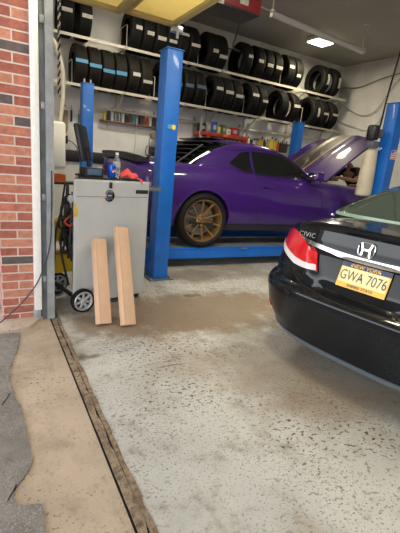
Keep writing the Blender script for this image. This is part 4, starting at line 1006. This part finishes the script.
rack(ZL, 'lower white steel tyre rack along the tyre wall', 'low'); rack(ZU, 'upper white steel tyre rack along the tyre wall, under the ceiling', 'up')
TR, TW = .335, .215
def rack_tyre_mesh(R, Wd, mname):
    h = Wd / 2; r = R * .60
    prof = [(r, -h * .72), (r + .01, -h * .84), (r + (R - r) * .5, -h), (R - .035, -h * .96), (R - .012, -h * .86), (R - .002, -h * .74)]
    for gq in (-.45, -.15, .15, .45): prof += [(R, h * (gq - .06)), (R - .009, h * (gq - .045)), (R - .009, h * (gq + .045)), (R, h * (gq + .06))]
    prof += [(R - .002, h * .74), (R - .012, h * .86), (R - .035, h * .96), (r + (R - r) * .5, h), (r + .01, h * .84), (r, h * .72), (r + .02, h * .70), (R - .03, h * .78), (R - .03, -h * .78), (r + .02, -h * .70)]
    o = MB().lathe(prof, 56, 'x', closed=True).build('tread_casing', M[mname]); me = o.data; bpy.data.objects.remove(o); return me
def sticker_mesh(R, Wd, ang, hgt, lo, hi, mname):
    mb = MB(); vs = []; n = 6; m = 6
    for i in range(n + 1):
        x = Wd * (lo + (hi - lo) * i / n)
        for j in range(m + 1):
            a = ang + (j / m - .5) * hgt / R; rr = R + .002
            vs.append((x, -rr * cos(a), rr * sin(a)))
    mb.add(vs, [[i * (m + 1) + j, (i + 1) * (m + 1) + j, (i + 1) * (m + 1) + j + 1, i * (m + 1) + j + 1] for i in range(n) for j in range(m)])
    o = mb.build('label_sticker', M[mname]); md = o.data; bpy.data.objects.remove(o); return md
TM = {k: rack_tyre_mesh(TR, TW, k) for k in ('rubber', 'rubber_brown')}
ORD = ['first', 'second', 'third', 'fourth', 'fifth', 'sixth', 'seventh', 'eighth', 'ninth', 'tenth', 'eleventh', 'twelfth', 'thirteenth', 'fourteenth', 'fifteenth', 'sixteenth', 'seventeenth', 'eighteenth', 'nineteenth', 'twentieth', 'twenty-first']
# (right edge of the tread along the wall, sticker colour, sticker angle, sticker height, lo, hi, rubber)
low = [(1.62, 'sticker_blue', .10, .055, -.46, .46, 'rubber_brown'), (1.845, 'sticker_blue', .0, .055, -.46, .46, 'rubber_brown'), (2.07, 'sticker_blue', -.12, .055, -.46, .46, 'rubber_brown'), (2.295, 'sticker_blue', -.10, .06, -.46, .40, 'rubber_brown'),
       (2.53, 'sticker_white', .0, .06, -.2, .44, 'rubber_brown'), (2.76, 'sticker_white', -.25, .05, -.35, .45, 'rubber_brown'),
       (3.14, 'sticker_navy', -.1, .06, -.4, .4, 'rubber'), (3.365, 'sticker_navy', -.05, .06, -.4, .4, 'rubber'), (3.62, 'sticker_navy', .0, .06, -.45, .3, 'rubber'), (3.86, 'sticker_navy', .05, .06, -.45, .45, 'rubber'),
       (4.27, 'sticker_white', .18, .06, -.35, .35, 'rubber'), (4.50, 'sticker_white', .08, .06, -.4, .45, 'rubber'), (4.74, 'sticker_white', -.02, .06, -.4, .45, 'rubber'),
       (5.14, 'sticker_white', .25, .06, -.3, .45, 'rubber'), (5.38, 'sticker_white', .0, .05, -.2, .45, 'rubber'), (5.98, None, 0, 0, 0, 0, 'rubber'), (6.30, 'sticker_white', .1, .06, -.4, .4, 'rubber'),
       (6.92, 'sticker_white', .0, .20, .12, .40, 'rubber'), (7.20, 'sticker_white', .0, .05, -.3, .4, 'rubber'), (7.52, 'sticker_white', .05, .05, -.4, .4, 'rubber')]
upr = [(1.40, 'sticker_white', -.05, .055, -.45, .3, 'rubber'), (1.68, 'sticker_white', -.1, .055, -.3, .45, 'rubber'), (2.53, 'sticker_white', .02, .06, -.1, .42, 'rubber'), (2.755, 'sticker_white', -.1, .06, -.2, .4, 'rubber'),
       (2.98, 'sticker_white', -.2, .06, -.3, .45, 'rubber'), (3.20, 'sticker_white', -.2, .05, -.3, .4, 'rubber'), (3.425, 'sticker_white', .3, .05, -.45, .45, 'rubber'), (3.66, 'sticker_white', -.1, .05, -.4, .45, 'rubber'),
       (4.06, 'sticker_white', -.1, .06, -.1, .45, 'rubber'), (4.28, 'sticker_white', -.3, .06, -.4, .4, 'rubber'), (4.88, 'sticker_white', .1, .06, -.1, .4, 'rubber'), (5.20, 'sticker_white', .0, .06, -.4, .2, 'rubber'),
       (5.43, 'sticker_white', -.1, .06, -.4, .3, 'rubber'), (5.66, 'sticker_white', -.1, .06, -.4, .4, 'rubber'), (6.02, 'sticker_white', .15, .06, -.4, .2, 'rubber'), (6.26, 'sticker_white', -.25, .06, -.45, .1, 'rubber'),
       (7.08, 'sticker_white', .0, .22, .0, .30, 'rubber'), (7.44, 'sticker_white', -.05, .22, .0, .30, 'rubber')]
SN = {'sticker_blue': 'bright blue', 'sticker_white': 'pale', 'sticker_navy': 'dull blue'}
proto = bpy.data.objects.new('car_tyre', None); proto_c = bpy.data.objects.new('casing', TM['rubber'])
first = True
sink = TR - math.sqrt(TR * TR - .165 ** 2)
for rowname, z, lst in (('lower', ZL, low), ('upper', ZU, upr)):
    for i, (xr, sm, ang, hg, lo, hi, rub) in enumerate(lst):
        o = proto if first else proto.copy(); c = proto_c if first else proto_c.copy(); first = False
        COL.objects.link(o); COL.objects.link(c); c.parent = o; c.data = TM[rub]
        lab = '%sblack tyre, %s from the left on the %s rack' % ('' if sm is None else 'pale-stickered ' if sm == 'sticker_white' else 'blue-stickered ' if sm == 'sticker_blue' else 'dull-blue-stickered ', ORD[i], rowname)
        tag(o, lab, 'tyre', 'tyres on the %s rack' % rowname)
        o.location = (xr - TW / 2, 7.33, z + TR - sink + .003); c.rotation_euler = (0, 0, 0)
        if sm:
            s_o = bpy.data.objects.new('label_sticker', sticker_mesh(TR, TW, ang, hg, lo, hi, sm)); COL.objects.link(s_o); s_o.parent = o

# ---------------------------------------------------------------- stuff along the tyre wall
o = MB().tube([(1.9, 7.50, 2.168), (7.9, 7.50, 2.22)], .024, 8).build('air_line_pipe', M['rack']); tag(o, 'long white air pipe running along the tyre wall below the racks', 'pipe')
o = MB().tube([(2.70, 7.60, 2.16), (2.70, 7.60, 1.39)], .012, 8).build('drop_pipe', M['white']); tag(o, 'thin vertical white pipe on the wall under the small bottle shelf', 'pipe')
def shelf(x0, x1, z, label, m, depth=.16, y1=YW):
    t = thing('wall_shelf', label, 'shelf', ((x0 + x1) / 2, y1, z))
    MB().box((0, -depth / 2, -.011), (x1 - x0, depth, .022), .003).build('board', M[m], t)
    for s_ in (-.4, .4):
        w = MB(); w.tube([(s_ * (x1 - x0), -.01, -.12), (s_ * (x1 - x0), -depth + .02, -.022)], .007, 6); w.box((s_ * (x1 - x0), -.008, -.08), (.02, .012, .12)); w.build('bracket', M['rack'], t)
    return t
shelf(1.98, 3.46, 1.985, 'brown wooden shelf of small bottles on the wall left of the blue post', 'wood')
CANP = {}
def bottle(kind, x, y, z, h, r, m, capm, label, grp):
    t = thing(kind, label, 'bottle' if kind != 'spray_can' else 'can', (x, y, z), 0, grp)
    key = (kind, round(h, 2), round(r, 3), m, capm)
    if key not in CANP:
        b_ = MB()
        if kind == 'spray_can':
            b_.lathe([(0, 0), (r, 0), (r, h * .78), (r * .9, h * .82), (r * .5, h * .84), (0, h * .84)], 16, 'z'); cp = MB().lathe([(r * .75, h * .82), (r * .75, h * .97), (r * .6, h), (0, h)], 16, 'z')
        elif kind == 'oil_jug':
            b_.box((0, 0, h * .38), (r * 2, r * 1.2, h * .76), r * .25, seg=3); b_.tube([(r * .3, 0, h * .74), (r * .5, 0, h * .9)], r * .28, 10); b_.tube([(-r * .8, 0, h * .6), (-r * .75, 0, h * .86), (r * .2, 0, h * .86)], r * .14, 8); cp = MB().lathe([(0, h), (r * .32, h), (r * .34, h * .88)], 12, 'z', (r * .5, 0, 0))
        else:
            b_.lathe([(0, 0), (r, 0), (r, h * .62), (r * .8, h * .74), (r * .35, h * .84), (r * .33, h * .9), (0, h * .9)], 16, 'z'); cp = MB().lathe([(r * .42, h * .86), (r * .42, h), (0, h)], 14, 'z')
        o1 = b_.build('container', M[m]); o2 = cp.build('cap', M[capm]); CANP[key] = (o1.data, o2.data); bpy.data.objects.remove(o1); bpy.data.objects.remove(o2)
    for nm, d in zip(('container', 'cap'), CANP[key]):
        o = bpy.data.objects.new(nm, d); COL.objects.link(o); o.parent = t
CN = {'can_black': 'black', 'can_grey': 'grey', 'blue_plastic': 'blue', 'white': 'white', 'can_yellow': 'yellow', 'can_red': 'red', 'green': 'green', 'orange': 'orange', 'wood': 'brown', 'sticker_blue': 'light blue'}
seq = ['can_yellow', 'can_black', 'white', 'can_grey', 'can_grey', 'white', 'can_black', 'wood', 'sticker_blue', 'can_grey', 'can_black', 'wood', 'can_red', 'white', 'can_black', 'can_black']
for i, m in enumerate(seq):
    x = 2.06 + i * .070; tall = i >= 14; k = 'spray_can' if i % 3 else 'bottle'
    bottle(k, x, 7.57, 1.985, .21 + (.05 if tall else 0) + .02 * ((i * 7) % 3 - 1), .027, m, 'can_black' if m != 'can_black' else 'can_grey', 'small %s %s, %s from the left on the brown wall shelf' % (CN[m], 'spray can' if k == 'spray_can' else 'bottle', ORD[i]), 'bottles on the brown wall shelf')
for i, m in enumerate(['can_black', 'blue_plastic', 'can_grey']):
    bottle('bottle', 3.26 + i * .07, 7.57, 1.985, .26, .03, m, 'can_black', '%s bottle close behind the blue lift post, %s from the left of the end group' % (CN[m], ORD[i]), 'bottles on the brown wall shelf')
# hand tool hanging under the shelf
t = thing('impact_tool', 'black and grey air tool hanging on the wall under the small bottles', 'tool', (3.05, 7.63, 1.62))
MB().box((0, -.05, .06), (.16, .08, .16), .02).build('tool_body', M['can_grey'], t)
w = MB(); w.box((0, -.05, -.09), (.10, .06, .17), .02); w.box((-.06, -.05, -.06), (.03, .05, .20), .01); w.build('grip', M['can_black'], t)
MB().lathe([(.0, -.1), (.07, -.1), (.075, -.06), (.07, -.02), (0, -.02)], 20, 'y', (.01, 0, .20)).build('yellow_coil', M['leather'], t)
w = MB(); w.tube(smooth_path([(-.1, -.03, .0), (-.14, -.04, -.1), (-.1, -.03, -.2), (-.02, -.03, -.14)]), .008, 6); w.build('cable', M['can_black'], t)
# tools on the wall at the far left
for (x, z, w_, h_, m, lab, cat) in ((1.33, 1.86, .16, .40, 'leather', 'tan board hanging on the wall behind the monitor', 'board'), (1.30, 1.56, .20, .14, 'can_black', 'black wall device below the tan board', 'device'),
                               (1.33, 2.12, .11, .12, 'white', 'white card with a red mark on the wall above the tan board', 'card'), (1.47, 2.02, .035, .28, 'can_black', 'slim black tool hanging right of the tan board', 'tool'), (1.60, 1.98, .03, .24, 'green', 'slim green tool hanging beside the slim black one', 'tool'), (1.08, 2.2, .08, .42, 'can_black', 'black tool bundle hanging on the wall beside the pull rope', 'tool')):
    t = thing({'board': 'hanging_board', 'device': 'wall_device', 'card': 'notice_card', 'tool': 'hand_tool'}[cat], lab, cat, (x, YW - .012, z))
    if cat == 'tool': MB().box((0, -.012, -h_ * .15), (w_, .03, h_ * .7), .008).build('handle', M[m], t); MB().tube([(0, -.012, h_ * .18), (0, -.012, h_ * .5)], .008, 8).build('shaft', M['steel'], t)
    elif cat == 'board': MB().prism([(-w_ / 2, -h_ / 2), (w_ * .3, -h_ / 2), (w_ / 2, -h_ * .3), (w_ / 2, h_ / 2), (0, h_ / 2), (-w_ / 2, h_ * .3)], lambda a, b_, d: (a, d, b_), -.02, .012).build('board_sheet', M[m], t); MB().tube([(0, -.03, h_ * .42), (0, .01, h_ * .44)], .008, 6).build('hook', M['steel'], t)
    elif cat == 'device': MB().box((0, -.04, 0), (w_, .10, h_), .015).build('case', M[m], t); MB().tube(smooth_path([(.08, -.05, .0), (.18, -.08, -.04), (.26, -.06, -.12), (.28, 0, -.17)]), .009, 6).build('lead', M[m], t); MB().tube([(-.04, -.03, .06), (-.04, -.03, .13), (.04, -.03, .13), (.04, -.03, .06)], .008, 6).build('carry_handle', M[m], t)
    else: MB().box((0, 0, 0), (w_, .006, h_), .001).build('sheet', M[m], t); MB().box((.01, -.005, .02), (.06, .003, .035), 0).build('red_mark', M['can_red'], t)

# red steel rack with boxes and tools
t = thing('steel_shelving', 'red steel shelf unit on the tyre wall behind the purple car roof', 'shelf unit', (4.54, YW, 0))
w = MB()
for x in (-.58, .58):
    for y in (-.05, -.38): w.box((x, y, 1.15), (.05, .04, 2.30), .004)
w.build('upright', M['can_grey'], t)
for z in (1.70, 1.98): MB().box((0, -.215, z), (1.20, .40, .07), .006).build('beam_shelf', M['red_steel'], t)
w = MB(); w.box((0, -.43, 1.98), (.10, .012, .05), .002); w.build('yellow_tag', M['orange'], t)
w = MB(); w.box((-.42, -.425, 1.82), (.06, .02, .24), .004); w.box((.56, -.425, 1.84), (.05, .02, .24), .004); w.build('red_brace', M['red_steel'], t)
its = [('can_black', -.50, .13, .16), ('can_grey', -.36, .11, .20), ('blue_plastic', -.22, .12, .22), ('can_yellow', -.10, .07, .14), ('green', .02, .09, .19), ('white', .14, .10, .12), ('can_red', .30, .16, .16), ('can_grey', .46, .08, .10)]
for i, (m, x, w_, h_) in enumerate(its):
    b_ = thing('parts_box', '%s parts box on the top shelf of the red shelving, %s from the left' % (CN[m], ORD[i]), 'box', (4.54 + x, YW - .24, 2.015), 0, 'parts boxes on the red shelving')
    MB().box((0, 0, h_ / 2), (w_, .16, h_), .008).build('box_body', M[m], b_); MB().box((0, -.082, h_ * .5), (w_ * .6, .004, h_ * .4), 0).build('box_label', M['sticker_white'], b_)
for i, m in enumerate(['blue_plastic', 'can_black', 'can_grey', 'white', 'can_red', 'wood', 'blue_plastic', 'white']):
    bottle('oil_jug', 4.54 - .42 + i * .12, YW - .24, 1.735, .18, .045, m, 'can_black', '%s jug on the lower red shelf behind the car roof, %s from the left' % (CN[m], ORD[i]), 'jugs on the lower red shelf')
# bottle shelf further right
shelf(5.12, 7.05, 1.80, 'white wall shelf of coloured bottles right of the red shelving', 'rack', .20)
seq = [('can_red', 'bottle', .26), ('can_red', 'spray_can', .24), ('white', 'bottle', .27), ('can_black', 'spray_can', .25), ('white', 'spray_can', .24), ('can_grey', 'spray_can', .25), ('can_yellow', 'oil_jug', .30), ('can_black', 'bottle', .27), ('can_grey', 'bottle', .26),
       ('can_yellow', 'oil_jug', .33), ('can_yellow', 'oil_jug', .31), ('can_red', 'bottle', .27), ('can_black', 'oil_jug', .30), ('can_black', 'oil_jug', .29), ('can_grey', 'spray_can', .22), ('can_red', 'oil_jug', .27), ('can_red', 'oil_jug', .28)]
x = 5.17
for i, (m, k, h_) in enumerate(seq):
    r = .055 if k == 'oil_jug' else .034
    x += r + .008
    bottle(k, x, YW - .09, 1.80, h_, r, m, 'can_black' if m != 'can_black' else 'can_grey', '%s %s, %s from the left on the white wall shelf' % (CN[m], {'oil_jug': 'jug', 'bottle': 'bottle', 'spray_can': 'spray can'}[k], ORD[i]), 'bottles on the white wall shelf'); x += r + .008
# blue bottle with tag far right of the shelf rail
# cables on the back wall
for i, pts in enumerate(([(8.06, 7.6, 3.55), (8.06, 7.0, 3.50), (8.06, 6.4, 3.62), (8.06, 5.6, 3.70)], [(8.06, 7.4, 3.1), (8.06, 6.8, 2.85), (8.06, 6.4, 2.95), (8.06, 6.1, 3.4), (8.06, 5.9, 3.6)], [(8.06, 7.5, 2.75), (8.06, 7.0, 2.6), (8.06, 6.5, 2.5), (8.06, 6.2, 2.8)])):
    o = MB().tube(smooth_path(pts), .008, 6).build('wall_cable', M['can_grey'] if i else M['can_black']); tag(o, ['topmost dark cable along the back block wall', 'middle grey cable looping on the back block wall', 'lowest grey cable looping on the back block wall'][i], 'cable')

# ---------------------------------------------------------------- ceiling things
t = thing('unit_heater', 'red unit heater hanging from the ceiling over the purple car', 'heater', (2.70, 4.52, 3.14))
MB().box((0, 0, .22), (.66, .40, .42), .012).build('casing', M['heater_red'], t)
MB().box((0, 0, .004), (.64, .385, .012), .002).build('underside', M['heater_dark'], t)
w = MB(); w.box((.08, -.203, .10), (.12, .004, .08)); w.build('rating_label', M['sticker_white'], t)
MB().box((-.25, -.203, .03), (.11, .004, .07)).build('front_label', M['sticker_white'], t)
w = MB()
for a in (-.28, .28):
    for b_ in (-.15, .15): w.tube([(a, b_, .43), (a, b_, ZC - 3.14)], .008, 6)
w.build('hanger_rod', M['steel'], t)
MB().tube(smooth_path([(.24, .10, .02), (.50, .58, -.03), (1.1, 1.58, .16), (1.72, 2.33, .36), (1.76, 3.10, .61)]), .012, 6).build('power_cord', M['can_black'], t)
t = thing('tube_light', 'long unlit white tube light hanging from the ceiling by thin rods', 'light', (5.03, 5.33, 3.60), math.atan2(.2, 2.31))
MB().lathe([(0, -1.16), (.038, -1.16), (.042, -1.14), (.042, 1.14), (.038, 1.16), (0, 1.16)], 20, 'x').build('tube', M['white'], t)
w = MB()
for a in (-1.15, 1.12): MB().box((a, 0, .01), (.05, .07, .11), .01).build('end_cap', M['rack'], t)
w = MB()
for a in (-1.15, 1.10): w.tube([(a, 0, .05), (a, 0, .45)], .009, 6); w.lathe([(0, .45), (.05, .45), (.05, .43), (0, .42)], 14, 'z', (a, 0, 0))
w.build('hanger_rod', M['rack'], t)
o = MB().tube([(1.9, 5.06, 3.66), (3.88, 5.22, 3.62)], .012, 8).build('cross_rod', M['rack']); tag(o, 'thin white rod running from the tube light past the red heater', 'rod')
t = thing('ceiling_light', 'lit warm square ceiling light over the far end of the tyre racks', 'light', (6.15, 6.55, 3.955))
MB().box((0, 0, .055), (.45, .34, .08), .01).build('housing', M['white'], t)
MB().box((0, 0, .004), (.42, .30, .012), .002).build('diffuser', M['lamp_on'], t)
for (x, y, lab) in ((1.15, 2.0, 'added out-of-view fill light on the ceiling above the raised garage door'), (3.2, 1.6, 'added out-of-view fill light on the ceiling above the black sedan'), (2.3, 5.6, 'added out-of-view fill light on the ceiling above the tail of the purple car')):  # invented fixtures out of view, housing the added fill lights
    t = thing('fill_strip_light', lab, 'light', (x, y, 3.935)); MB().box((0, 0, .07), (1.26, .34, .09), .01).build('housing', M['white'], t); MB().box((0, 0, .015), (1.2, .28, .012), .002).build('diffuser', M['lamp_on'], t)
